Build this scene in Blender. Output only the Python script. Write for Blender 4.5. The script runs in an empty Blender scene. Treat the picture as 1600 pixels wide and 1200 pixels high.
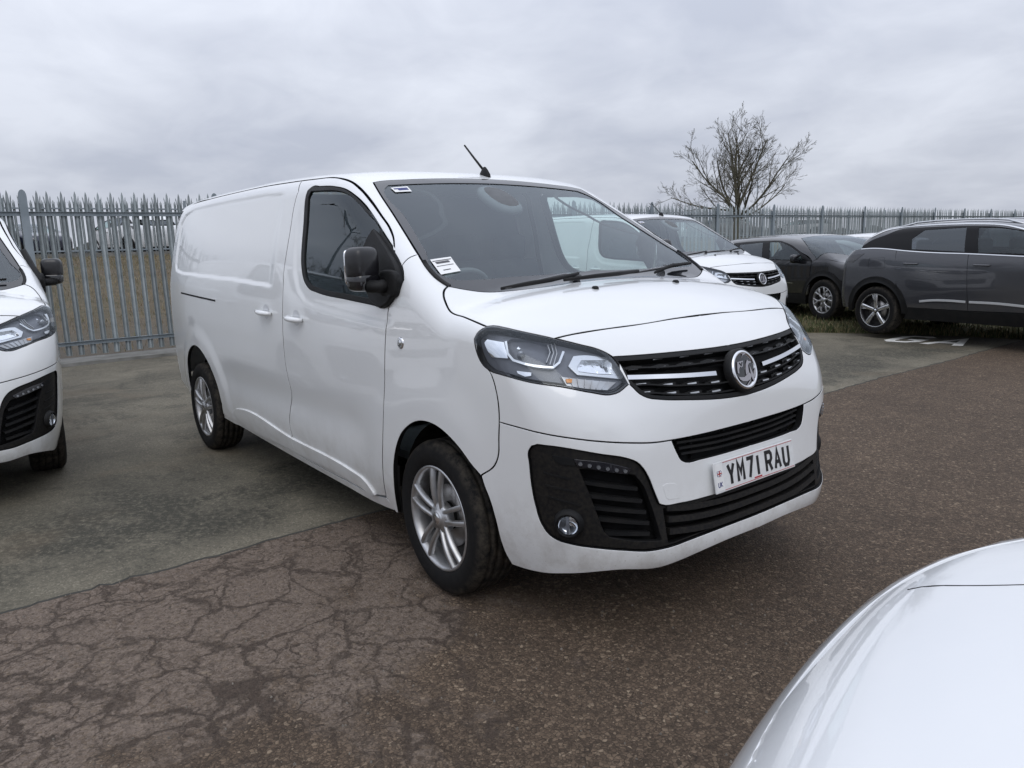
import bpy, bmesh, math, random
import numpy as np
from mathutils import Vector, Matrix
from mathutils.geometry import delaunay_2d_cdt
sc=bpy.context.scene
# ---------------------------------------------------------------- camera
cd=bpy.data.cameras.new('camera'); cam=bpy.data.objects.new('camera',cd); sc.collection.objects.link(cam); sc.camera=cam
R=[[0.620353,-0.12175,0.774816],[0.783758,0.13371,-0.606502],[-0.029759,0.983513,0.17837]]
cam.matrix_world=Matrix([R[0]+[2.5979],R[1]+[-2.5225],R[2]+[1.4505],[0,0,0,1]])
cd.sensor_width=36; cd.lens=26.42; cd.clip_start=.05; cd.clip_end=3000
# ---------------------------------------------------------------- sky (overcast) and sun
SUN_EL,SUN_AZ=math.radians(48),math.radians(-28)      # azimuth measured from +x towards +y
wd=bpy.data.worlds.new('World'); sc.world=wd; wd.use_nodes=True
nt=wd.node_tree; nt.nodes.clear(); N=nt.nodes.new; L=nt.links.new
out=N('ShaderNodeOutputWorld'); bg=N('ShaderNodeBackground'); bg.inputs[1].default_value=.10; L(bg.outputs[0],out.inputs[0])
sky=N('ShaderNodeTexSky'); sky.sky_type='NISHITA'; sky.sun_disc=False
sky.sun_elevation=SUN_EL; sky.sun_rotation=math.pi/2-SUN_AZ; sky.air_density=1.0; sky.dust_density=3.0
tc=N('ShaderNodeTexCoord'); sep=N('ShaderNodeSeparateXYZ'); L(tc.outputs['Generated'],sep.inputs[0])
# cloud deck: project the view direction on a plane overhead so that the clouds flatten towards the horizon
mz=N('ShaderNodeMath'); mz.operation='MAXIMUM'; L(sep.outputs[2],mz.inputs[0]); mz.inputs[1].default_value=0.0
az=N('ShaderNodeMath'); az.operation='ADD'; L(mz.outputs[0],az.inputs[0]); az.inputs[1].default_value=.27
dx=N('ShaderNodeMath'); dx.operation='DIVIDE'; L(sep.outputs[0],dx.inputs[0]); L(az.outputs[0],dx.inputs[1])
dy=N('ShaderNodeMath'); dy.operation='DIVIDE'; L(sep.outputs[1],dy.inputs[0]); L(az.outputs[0],dy.inputs[1])
cb=N('ShaderNodeCombineXYZ'); L(dx.outputs[0],cb.inputs[0]); L(dy.outputs[0],cb.inputs[1])
n1=N('ShaderNodeTexNoise'); n1.inputs['Scale'].default_value=1.1; n1.inputs['Detail'].default_value=5; n1.inputs['Roughness'].default_value=.5; n1.inputs['Distortion'].default_value=.25; L(cb.outputs[0],n1.inputs['Vector'])
n2=N('ShaderNodeTexNoise'); n2.inputs['Scale'].default_value=3.6; n2.inputs['Detail'].default_value=6; n2.inputs['Roughness'].default_value=.55; n2.inputs['Distortion'].default_value=.5; L(cb.outputs[0],n2.inputs['Vector'])
mxn=N('ShaderNodeMath'); mxn.operation='MULTIPLY_ADD'; L(n2.outputs[0],mxn.inputs[0]); mxn.inputs[1].default_value=.40; L(n1.outputs[0],mxn.inputs[2])
cr=N('ShaderNodeValToRGB'); L(mxn.outputs[0],cr.inputs[0])
e=cr.color_ramp.elements; e[0].position=.54; e[0].color=(.36,.387,.458,1); e[1].position=.86; e[1].color=(.515,.542,.607,1)
k=cr.color_ramp.elements.new(.70); k.color=(.435,.461,.527,1)
# an overcast sky is about three times brighter overhead than at the horizon: (1+2 sin h)/3
g=N('ShaderNodeMath'); g.operation='MULTIPLY_ADD'; L(mz.outputs[0],g.inputs[0]); g.inputs[1].default_value=1.22; g.inputs[2].default_value=.90
sc1=N('ShaderNodeVectorMath'); sc1.operation='SCALE'; L(cr.outputs[0],sc1.inputs[0]); L(g.outputs[0],sc1.inputs['Scale'])
sc2=N('ShaderNodeVectorMath'); sc2.operation='SCALE'; L(sc1.outputs[0],sc2.inputs[0]); sc2.inputs['Scale'].default_value=11.2
mixs=N('ShaderNodeMix'); mixs.data_type='RGBA'; mixs.inputs[0].default_value=.97; L(sky.outputs[0],mixs.inputs[6]); L(sc2.outputs[0],mixs.inputs[7]); L(mixs.outputs[2],bg.inputs[0])
sl=bpy.data.lights.new('sun','SUN'); sl.energy=.5; sl.angle=math.radians(35); sl.color=(1,.97,.93)
so=bpy.data.objects.new('sun',sl); sc.collection.objects.link(so)
so.rotation_euler=Vector((math.cos(SUN_EL)*math.cos(SUN_AZ),math.cos(SUN_EL)*math.sin(SUN_AZ),math.sin(SUN_EL))).to_track_quat('Z','Y').to_euler()
vs=sc.view_settings; vs.view_transform='Standard'; vs.look='None'; vs.exposure=.28; vs.gamma=1; vs.use_curve_mapping=False
sc.cycles.use_denoising=True; sc.cycles.max_bounces=8; sc.cycles.transparent_max_bounces=12; sc.cycles.caustics_reflective=False; sc.cycles.caustics_refractive=False
random.seed(7); rng=np.random.default_rng(7)
# ---------------------------------------------------------------- helpers
COL=sc.collection
def link(o,parent=None):
    COL.objects.link(o)
    if parent is not None: o.parent=parent
    return o
def tag(o,label=None,cat=None,group=None,kind=None):
    for k_,v_ in (('label',label),('category',cat),('group',group),('kind',kind)):
        if v_: o[k_]=v_
    return o
def empty(name,loc=(0,0,0),rz=0,parent=None):
    o=bpy.data.objects.new(name,None); o.location=loc; o.rotation_euler=(0,0,rz); o.empty_display_size=.1
    return link(o,parent)
def mkmesh(name,V,F,mat=None,normals=None,smooth=True,fm=None):
    me=bpy.data.meshes.new(name)
    me.from_pydata([tuple(map(float,v)) for v in V],[],[tuple(map(int,q)) for q in F])
    for m in (mat if isinstance(mat,(list,tuple)) else [mat]): me.materials.append(m)
    if len(me.polygons):
        me.polygons.foreach_set('use_smooth',[bool(smooth)]*len(me.polygons))
        if fm is not None: me.polygons.foreach_set('material_index',list(fm))
    if normals is not None: me.normals_split_custom_set_from_vertices([tuple(map(float,n)) for n in normals])
    me.update()
    return me
def obj(name,V,F,mat,parent=None,normals=None,smooth=True,fm=None,loc=None,rot=None):
    o=bpy.data.objects.new(name,mkmesh(name,V,F,mat,normals,smooth,fm))
    if loc is not None: o.location=loc
    if rot is not None: o.rotation_euler=rot
    return link(o,parent)
def mirror_geo(V,F,normals=None):
    V2=[(v[0],-v[1],v[2]) for v in V]; F2=[tuple(reversed(q)) for q in F]
    return V2,F2,(None if normals is None else [(n[0],-n[1],n[2]) for n in normals])
def both(name,V,F,mat,parent,normals=None,smooth=True,fm=None):
    a=obj(name,V,F,mat,parent,normals,smooth,fm); V2,F2,n2=mirror_geo(V,F,normals)
    b=obj(name,V2,F2,mat,parent,n2,smooth,fm); return a,b
def copy_tree(o,parent=None,skip=()):
    c=o.copy(); COL.objects.link(c); c.parent=parent
    for ch in list(o.children):
        if ch.name.split('.')[0] in skip: continue
        copy_tree(ch,c,skip)
    return c
def join(*geos):
    V=[];F=[]
    for v,f_ in geos:
        b=len(V); V+=[tuple(p) for p in v]; F+=[tuple(i+b for i in q) for q in f_]
    return V,F
def boxg(c,s,rot=None,bev=0.):
    x,y,z=s[0]/2,s[1]/2,s[2]/2
    if bev<=0:
        P=[(-x,-y,-z),(x,-y,-z),(x,y,-z),(-x,y,-z),(-x,-y,z),(x,-y,z),(x,y,z),(-x,y,z)]
        F=[(0,3,2,1),(4,5,6,7),(0,1,5,4),(1,2,6,5),(2,3,7,6),(3,0,4,7)]
    else:
        bm=bmesh.new(); bmesh.ops.create_cube(bm,size=1)
        bmesh.ops.scale(bm,vec=s,verts=bm.verts); bmesh.ops.bevel(bm,geom=list(bm.edges),offset=bev,segments=3,profile=.5,affect='EDGES')
        bm.verts.index_update(); P=[tuple(v.co) for v in bm.verts]; F=[tuple(v.index for v in q.verts) for q in bm.faces]; bm.free()
    if rot is not None: P=[tuple(rot@Vector(p)) for p in P]
    return [(p[0]+c[0],p[1]+c[1],p[2]+c[2]) for p in P],F
def tubeg(pts,r,n=8,flat=1.,cap=True,up=(0,0,1)):
    """sweep an ellipse (r wide, r*flat high) along pts; r may be a list"""
    pts=[Vector(p) for p in pts]; rr=r if isinstance(r,(list,tuple)) else [r]*len(pts)
    V=[];F=[]
    for i,p in enumerate(pts):
        t=(pts[min(i+1,len(pts)-1)]-pts[max(i-1,0)]).normalized()
        s=t.cross(Vector(up))
        if s.length<1e-4: s=t.cross(Vector((1,0,0)))
        s.normalize(); u=s.cross(t)
        for k_ in range(n):
            a=2*math.pi*k_/n; V.append(tuple(p+s*math.cos(a)*rr[i]+u*math.sin(a)*rr[i]*flat))
    for i in range(len(pts)-1):
        for k_ in range(n):
            a=i*n+k_; b=i*n+(k_+1)%n; F.append((a,b,b+n,a+n))
    if cap: F.append(tuple(range(n-1,-1,-1))); F.append(tuple((len(pts)-1)*n+k_ for k_ in range(n)))
    return V,F
def latheg(prof,n=48,axis='y',close=False):
    """prof: (radius, offset along the axis)"""
    V=[];F=[];m=len(prof)
    for k_ in range(n):
        a=2*math.pi*k_/n; c,s=math.cos(a),math.sin(a)
        for r,h in prof:
            V.append((r*c,h,r*s) if axis=='y' else ((r*c,r*s,h) if axis=='z' else (h,r*c,r*s)))
    for k_ in range(n):
        for j in range(m if close else m-1):
            a=k_*m+j;b=k_*m+(j+1)%m;c=((k_+1)%n)*m+(j+1)%m;d=((k_+1)%n)*m+j
            F.append((a,b,c,d) if axis!='z' else (d,c,b,a))
    return V,F
def prismg(poly,t,frame):
    """flat polygon [(u,v)] extruded by t; frame = (origin, U, V, Nrm); front face at +t"""
    o,U,W,Nn=[Vector(a) for a in frame]; n=len(poly)
    P=[tuple(o+U*a+W*b+Nn*t) for a,b in poly]+[tuple(o+U*a+W*b) for a,b in poly]
    F=[tuple(range(n)),tuple(range(2*n-1,n-1,-1))]+[(i,i+n,(i+1)%n+n,(i+1)%n) for i in range(n)]
    return P,F
def parea(p):
    p=np.asarray(p); x,y=p[:,0],p[:,1]; return .5*np.sum(x*np.roll(y,-1)-np.roll(x,-1)*y)
def strokeg(pts,w,t,frame):
    """stroke of a glyph: polyline of width w extruded by t, as one mesh of mitred quads"""
    o,U,W,Nn=[Vector(a) for a in frame]; n=len(pts); L_=[];R_=[]
    for i in range(n):
        a=np.array(pts[max(i-1,0)]);b=np.array(pts[i]);c=np.array(pts[min(i+1,n-1)])
        d1=(b-a)/max(np.linalg.norm(b-a),1e-9) if i>0 else None; d2=(c-b)/max(np.linalg.norm(c-b),1e-9) if i<n-1 else None
        if d1 is None: d1=d2
        if d2 is None: d2=d1
        nn=np.array([-(d1+d2)[1],(d1+d2)[0]]); nn/=max(np.linalg.norm(nn),1e-6); k_=min(1/max(.35,float(nn@np.array([-d1[1],d1[0]]))),2.2)
        L_.append(b+nn*w/2*k_);R_.append(b-nn*w/2*k_)
    V=[];F=[]
    for h in (t,0):
        V+=[tuple(o+U*float(q[0])+W*float(q[1])+Nn*h) for q in L_]+[tuple(o+U*float(q[0])+W*float(q[1])+Nn*h) for q in R_]
    for i in range(n-1):
        F.append((n+i,n+i+1,i+1,i)); F.append((i,i+1,2*n+i+1,2*n+i)); F.append((n+i+1,n+i,3*n+i,3*n+i+1))
    F.append((0,2*n,3*n,n)); F.append((n-1,2*n-1,4*n-1,3*n-1))
    return V,F
# ---------------------------------------------------------------- materials
def newmat(name):
    m=bpy.data.materials.new(name); m.use_nodes=True; return m,m.node_tree,m.node_tree.nodes['Principled BSDF']
def pm(name,col,rough=.5,metal=0.,coat=0.,coat_r=.03,spec=.5,var=0.,vscale=30.,bump=0.,bscale=200.,rvar=0.,vcol=None,emit=None):
    m,t,b=newmat(name); b.inputs['Base Color'].default_value=(*col,1); b.inputs['Roughness'].default_value=rough; b.inputs['Metallic'].default_value=metal
    b.inputs['Coat Weight'].default_value=coat; b.inputs['Coat Roughness'].default_value=coat_r; b.inputs['Specular IOR Level'].default_value=spec
    c=t.nodes.new('ShaderNodeTexCoord')
    n=t.nodes.new('ShaderNodeTexNoise'); n.inputs['Scale'].default_value=vscale; n.inputs['Detail'].default_value=5; t.links.new(c.outputs['Object'],n.inputs['Vector'])
    if var>0:
        mx=t.nodes.new('ShaderNodeMix'); mx.data_type='RGBA'; v2=vcol or tuple(x*(1-var) for x in col)
        r=t.nodes.new('ShaderNodeMapRange'); r.inputs[1].default_value=.35; r.inputs[2].default_value=.7; t.links.new(n.outputs[0],r.inputs[0])
        mx.inputs[6].default_value=(*col,1); mx.inputs[7].default_value=(*v2,1); t.links.new(r.outputs[0],mx.inputs[0]); t.links.new(mx.outputs[2],b.inputs['Base Color'])
    if rvar>0:
        r=t.nodes.new('ShaderNodeMapRange'); r.inputs[1].default_value=.3; r.inputs[2].default_value=.7; r.inputs[3].default_value=rough; r.inputs[4].default_value=rough+rvar
        t.links.new(n.outputs[0],r.inputs[0]); t.links.new(r.outputs[0],b.inputs['Roughness'])
    if bump>0:
        n2=t.nodes.new('ShaderNodeTexNoise'); n2.inputs['Scale'].default_value=bscale; n2.inputs['Detail'].default_value=4; t.links.new(c.outputs['Object'],n2.inputs['Vector'])
        bp=t.nodes.new('ShaderNodeBump'); bp.inputs['Strength'].default_value=bump; bp.inputs['Distance'].default_value=.004; t.links.new(n2.outputs[0],bp.inputs['Height']); t.links.new(bp.outputs[0],b.inputs['Normal'])
    if emit: b.inputs['Emission Color'].default_value=(*emit[0],1); b.inputs['Emission Strength'].default_value=emit[1]
    return m
def paint(name,col,dirt=.5,flake=0.,rough=.28,zt=.30):
    """car paint with clear coat, road dirt low on the body"""
    m,t,b=newmat(name); N=t.nodes.new; L=t.links.new
    b.inputs['Roughness'].default_value=rough; b.inputs['Coat Weight'].default_value=1; b.inputs['Coat Roughness'].default_value=.025; b.inputs['Metallic'].default_value=flake
    c=N('ShaderNodeTexCoord'); s=N('ShaderNodeSeparateXYZ'); L(c.outputs['Object'],s.inputs[0])
    hr=N('ShaderNodeMapRange'); hr.inputs[1].default_value=zt+.42; hr.inputs[2].default_value=zt-.12; hr.interpolation_type='SMOOTHSTEP'; L(s.outputs[2],hr.inputs[0])
    n=N('ShaderNodeTexNoise'); n.inputs['Scale'].default_value=9; n.inputs['Detail'].default_value=9; n.inputs['Roughness'].default_value=.72; L(c.outputs['Object'],n.inputs['Vector'])
    nr=N('ShaderNodeMapRange'); nr.inputs[1].default_value=.42; nr.inputs[2].default_value=.75; L(n.outputs[0],nr.inputs[0])
    sp=N('ShaderNodeTexNoise'); sp.inputs['Scale'].default_value=130; sp.inputs['Detail'].default_value=2; L(c.outputs['Object'],sp.inputs['Vector'])
    spr=N('ShaderNodeMapRange'); spr.inputs[1].default_value=.66; spr.inputs[2].default_value=.74; L(sp.outputs[0],spr.inputs[0])
    ad=N('ShaderNodeMath'); ad.operation='MAXIMUM'; L(nr.outputs[0],ad.inputs[0]); L(spr.outputs[0],ad.inputs[1])
    mu=N('ShaderNodeMath'); mu.operation='MULTIPLY'; L(hr.outputs[0],mu.inputs[0]); L(ad.outputs[0],mu.inputs[1])
    m2=N('ShaderNodeMath'); m2.operation='MULTIPLY'; L(mu.outputs[0],m2.inputs[0]); m2.inputs[1].default_value=dirt
    mx=N('ShaderNodeMix'); mx.data_type='RGBA'; mx.inputs[6].default_value=(*col,1); mx.inputs[7].default_value=(.24,.20,.15,1); L(m2.outputs[0],mx.inputs[0]); L(mx.outputs[2],b.inputs['Base Color'])
    cw=N('ShaderNodeMath'); cw.operation='SUBTRACT'; cw.inputs[0].default_value=1; L(m2.outputs[0],cw.inputs[1]); L(cw.outputs[0],b.inputs['Coat Weight'])
    # faint orange peel in the clear coat
    op=N('ShaderNodeTexNoise'); op.inputs['Scale'].default_value=60; op.inputs['Detail'].default_value=2; L(c.outputs['Object'],op.inputs['Vector'])
    bp=N('ShaderNodeBump'); bp.inputs['Strength'].default_value=.035; bp.inputs['Distance'].default_value=.002; L(op.outputs[0],bp.inputs['Height']); L(bp.outputs[0],b.inputs['Coat Normal'])
    return m
def glassmat(name,tint,ior=1.6,rough=0.):
    m=bpy.data.materials.new(name); m.use_nodes=True; t=m.node_tree; t.nodes.clear(); N=t.nodes.new; L=t.links.new
    o=N('ShaderNodeOutputMaterial'); mx=N('ShaderNodeMixShader'); tr=N('ShaderNodeBsdfTransparent'); tr.inputs[0].default_value=(*tint,1)
    gl=N('ShaderNodeBsdfGlossy'); gl.inputs['Roughness'].default_value=rough; gl.inputs[0].default_value=(.88,.95,1.,1); fr=N('ShaderNodeFresnel'); ge=N('ShaderNodeNewGeometry'); mi=N('ShaderNodeMapRange'); mi.inputs[3].default_value=ior; mi.inputs[4].default_value=1/ior; L(ge.outputs['Backfacing'],mi.inputs[0]); L(mi.outputs[0],fr.inputs[0])
    L(fr.outputs[0],mx.inputs[0]); L(tr.outputs[0],mx.inputs[1]); L(gl.outputs[0],mx.inputs[2]); L(mx.outputs[0],o.inputs[0]); return m
M={}
M['white']=paint('white_paint',(.755,.765,.765),.6)
M['white_clean']=paint('white_paint_clean',(.755,.765,.77),.15)
M['grey_paint']=paint('dark_grey_metallic',(.058,.060,.068),.25,.3,.2)
M['black_paint']=paint('black_metallic',(.012,.012,.015),.35,.3,.2)
M['plastic']=pm('black_plastic',(.0075,.008,.009),.48,var=.4,vscale=14,vcol=(.014,.0135,.013),bump=.25,bscale=900,rvar=.12,spec=.22)
M['dirty_plastic']=pm('dirty_black_plastic',(.008,.008,.009),.48,var=.5,vscale=80,vcol=(.022,.020,.017),bump=.2,bscale=700,spec=.22)
M['gloss_black']=pm('gloss_black',(.008,.008,.010),.08,coat=.6,rvar=.05)
M['rubber']=pm('black_rubber',(.008,.008,.0085),.75,var=.3,spec=.2)  # also colours deep panel edges black, as the shade in shut lines
M['frame_black']=pm('window_frame_black',(.005,.005,.006),.30,spec=.18)
M['frit']=pm('windscreen_border',(.012,.013,.016),.06,coat=.5)
M['chrome']=pm('chrome',(.78,.79,.81),.10,1.,rvar=.05)
M['satin']=pm('satin_silver',(.60,.61,.62),.30,1.,var=.2,vscale=20)
M['alloy']=pm('wheel_silver',(.50,.51,.525),.36,.85,var=.25,vscale=14,vcol=(.36,.35,.34))
M['alloy_bright']=pm('wheel_bright',(.68,.69,.70),.25,.95)
M['alloy_dark']=pm('wheel_dark',(.015,.015,.017),.35)
M['steel_dark']=pm('wheel_well_steel',(.018,.018,.019),.6)
M['disc']=pm('brake_disc',(.36,.35,.34),.38,.9)
M['liner']=pm('arch_liner',(.014,.013,.012),.9,var=.4,vcol=(.032,.028,.023),spec=.1)
M['housing']=pm('headlight_housing',(.15,.155,.175),.28,var=.2)
M['reflector']=pm('reflector',(.86,.87,.89),.06,1.)
M['led']=pm('led_lens',(.30,.31,.33),.15,.6)
M['orange']=pm('indicator_orange',(.75,.28,.04),.3)
M['glass']=glassmat('windscreen_glass',(.82,.90,.88),1.75)
M['side_glass']=glassmat('side_glass',(.70,.82,.79),1.6)
M['privacy']=glassmat('privacy_glass',(.12,.125,.14),1.85)
M['lens']=glassmat('lamp_lens',(.92,.94,.96),1.45)
M['dash']=pm('dashboard',(.115,.122,.128),.6,bump=.3,bscale=500,var=.2)
M['seat']=pm('seat_fabric',(.035,.036,.04),.85,bump=.4,bscale=900,var=.3)
M['lining']=pm('roof_lining',(.33,.34,.335),.9,var=.1)
M['bulkhead']=pm('bulkhead_grey',(.05,.054,.058),.7,var=.2,vscale=6)
M['plate']=pm('number_plate_white',(.78,.79,.79),.35,coat=.4,var=.12,vscale=40)
M['plate_ink']=pm('number_plate_black',(.012,.012,.014),.4)
M['blue']=pm('print_blue',(.02,.03,.16),.5)
M['red']=pm('print_red',(.42,.035,.04),.5)
M['paper']=pm('paper_white',(.80,.80,.79),.6,var=.04)
M['ink']=pm('print_grey',(.07,.07,.075),.6)
M['red_lens']=pm('red_lens',(.22,.008,.01),.12,coat=1)
M['smoke_lens']=pm('smoked_lens',(.020,.020,.024),.10,coat=1)

def tab(pts,sig,lo=None,hi=None,n=1500):
    xs=np.array([p[0] for p in pts],float);ys=np.array([p[1] for p in pts],float)
    a=xs[0];b=xs[-1];X=np.linspace(a-4*sig,b+4*sig,n);dx=X[1]-X[0]
    # linear extrapolation at the ends
    Y=np.interp(X,xs,ys);s0=(ys[1]-ys[0])/(xs[1]-xs[0]);s1=(ys[-1]-ys[-2])/(xs[-1]-xs[-2])
    Y=np.where(X<a,ys[0]+s0*(X-a),Y);Y=np.where(X>b,ys[-1]+s1*(X-b),Y)
    m=int(np.ceil(3*sig/dx));k=np.exp(-.5*(np.arange(-m,m+1)*dx/sig)**2);k/=k.sum()
    Yp=np.concatenate([Y[0]+(np.arange(-m,0))*(Y[1]-Y[0]),Y,Y[-1]+np.arange(1,m+1)*(Y[-1]-Y[-2])])
    Y=np.convolve(Yp,k,'valid')
    return lambda v:np.interp(v,X,Y)
Wz=tab([(.1,.83),(.2,.865),(.3,.900),(.40,.928),(.55,.945),(.75,.955),(1.0,.957),(1.2,.950),(1.3,.938),(1.5,.896),(1.7,.845),(1.95,.775)],.05)
Wf=tab([(-1,0),(-.3,0),(0,.003),(.2,.006),(.4,.018),(.6,.048),(.8,.115),(1.,.22)],.09)
Wr=tab([(-4.2,.075),(-3.9,.045),(-3.5,.012),(-3.,0),(-2,0)],.12)
Hx=tab([(-.3,1.36),(0,1.315),(.1,1.298),(.32,1.275),(.5,1.218),(.665,1.143),(.78,1.07),(.86,1.0),(1.,.86)],.05)
Fx=tab([(.1,.80),(.2,.87),(.26,.925),(.31,.952),(.36,.955),(.45,.935),(.57,.912),(.65,.900),(.74,.89),(.85,.877),(.95,.852),(1.0,.83),(1.05,.798),(1.12,.74),(1.3,.58)],.022)
Fc=tab([(.1,.16),(.3,.14),(.6,.11),(.75,.10),(.9,.19),(1.0,.25),(1.1,.26),(1.3,.26)],.06)
Rx=tab([(-4.4,1.86),(-3.8,1.905),(-3.,1.92),(-2.,1.918),(-1.4,1.90),(-1.,1.876),(-.8,1.856),(-.5,1.80),(0,1.7)],.12)
Wx=tab([(1.1,.42),(1.29,.10),(1.5,-.25),(1.7,-.597),(1.82,-.812),(2.,-1.14)],.05)
Bx=tab([(.1,-4.04),(.3,-4.07),(.6,-4.07),(1.2,-4.05),(1.8,-4.02),(2.,-4.0)],.08)
def smax(a,b,r):
    h=np.maximum(r-np.abs(a-b),0);return np.maximum(a,b)+h*h/(4*r)
def smin(a,b,r): return -smax(-a,-b,r)
def sstep(v,a,b):
    t=np.clip((v-a)/(b-a),0,1);return t*t*(3-2*t)
EXTRA=[]   # extra side displacement functions d(x,z)
def Wside(x,z):
    w=Wz(z)-Wf(x)*(1+.4*(1-sstep(z,.5,1.0)))-Wr(x)
    for g in EXTRA: w=w+g(x,z)
    return w
def f(x,y,z):
    y=np.abs(y)
    sd=y-Wside(x,z)
    roof=z-(Rx(x)-.035*y**2-.09*y**6)
    wind=.50*(x-(Wx(z)-.05*y**2-.05*y**4))
    hood=.95*(z-(Hx(x)-.07*y**2-.04*y**4))
    front=x-(Fx(z)-Fc(z)*y**2-.07*y**6)
    rear=(Bx(z)+.05*y**2)-x
    cab=smax(roof,wind,.05)
    eng=smax(hood,front,.06)
    u=smin(cab,eng,.02)
    u=smax(u,rear,.10)
    rs=.10-.04*sstep(x,0.,.5)+.15*sstep(x,.3,.9)*(1-sstep(z,.75,1.2))
    u=smax(u,sd,rs)
    return smax(u,.16-z,.03)
def grad(p,h=1e-3):
    x,y,z=p.T
    g=np.stack([f(x+h,y,z)-f(x-h,y,z),f(x,y+h,z)-f(x,y-h,z),f(x,y,z+h)-f(x,y,z-h)],1)
    return g/np.linalg.norm(g,axis=1,keepdims=True)
def cast(o,d,level=0.,t0=0.,t1=12.,n=400):
    """first hit of rays with f=level; o,d arrays (N,3); returns points, hitmask"""
    o=np.broadcast_to(o,d.shape).astype(float);N=len(d)
    t=np.full(N,t0);hit=np.zeros(N,bool);ta=t.copy();tb=t.copy()
    prev=f(*(o+d*t[:,None]).T)-level
    st=(t1-t0)/n;act=np.ones(N,bool)
    for i in range(n):
        tn=t0+(i+1)*st
        idx=np.where(act)[0]
        if len(idx)==0:break
        v=f(*(o[idx]+d[idx]*tn).T)-level
        h=v<=0
        ii=idx[h];hit[ii]=True;ta[ii]=tn-st;tb[ii]=tn;act[ii]=False
    ii=np.where(hit)[0];a=ta[ii];b=tb[ii]
    for _ in range(30):
        m=.5*(a+b);v=f(*(o[ii]+d[ii]*m[:,None]).T)-level
        a=np.where(v>0,m,a);b=np.where(v>0,b,m)
    t[ii]=.5*(a+b)
    return o+d*t[:,None],hit
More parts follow.
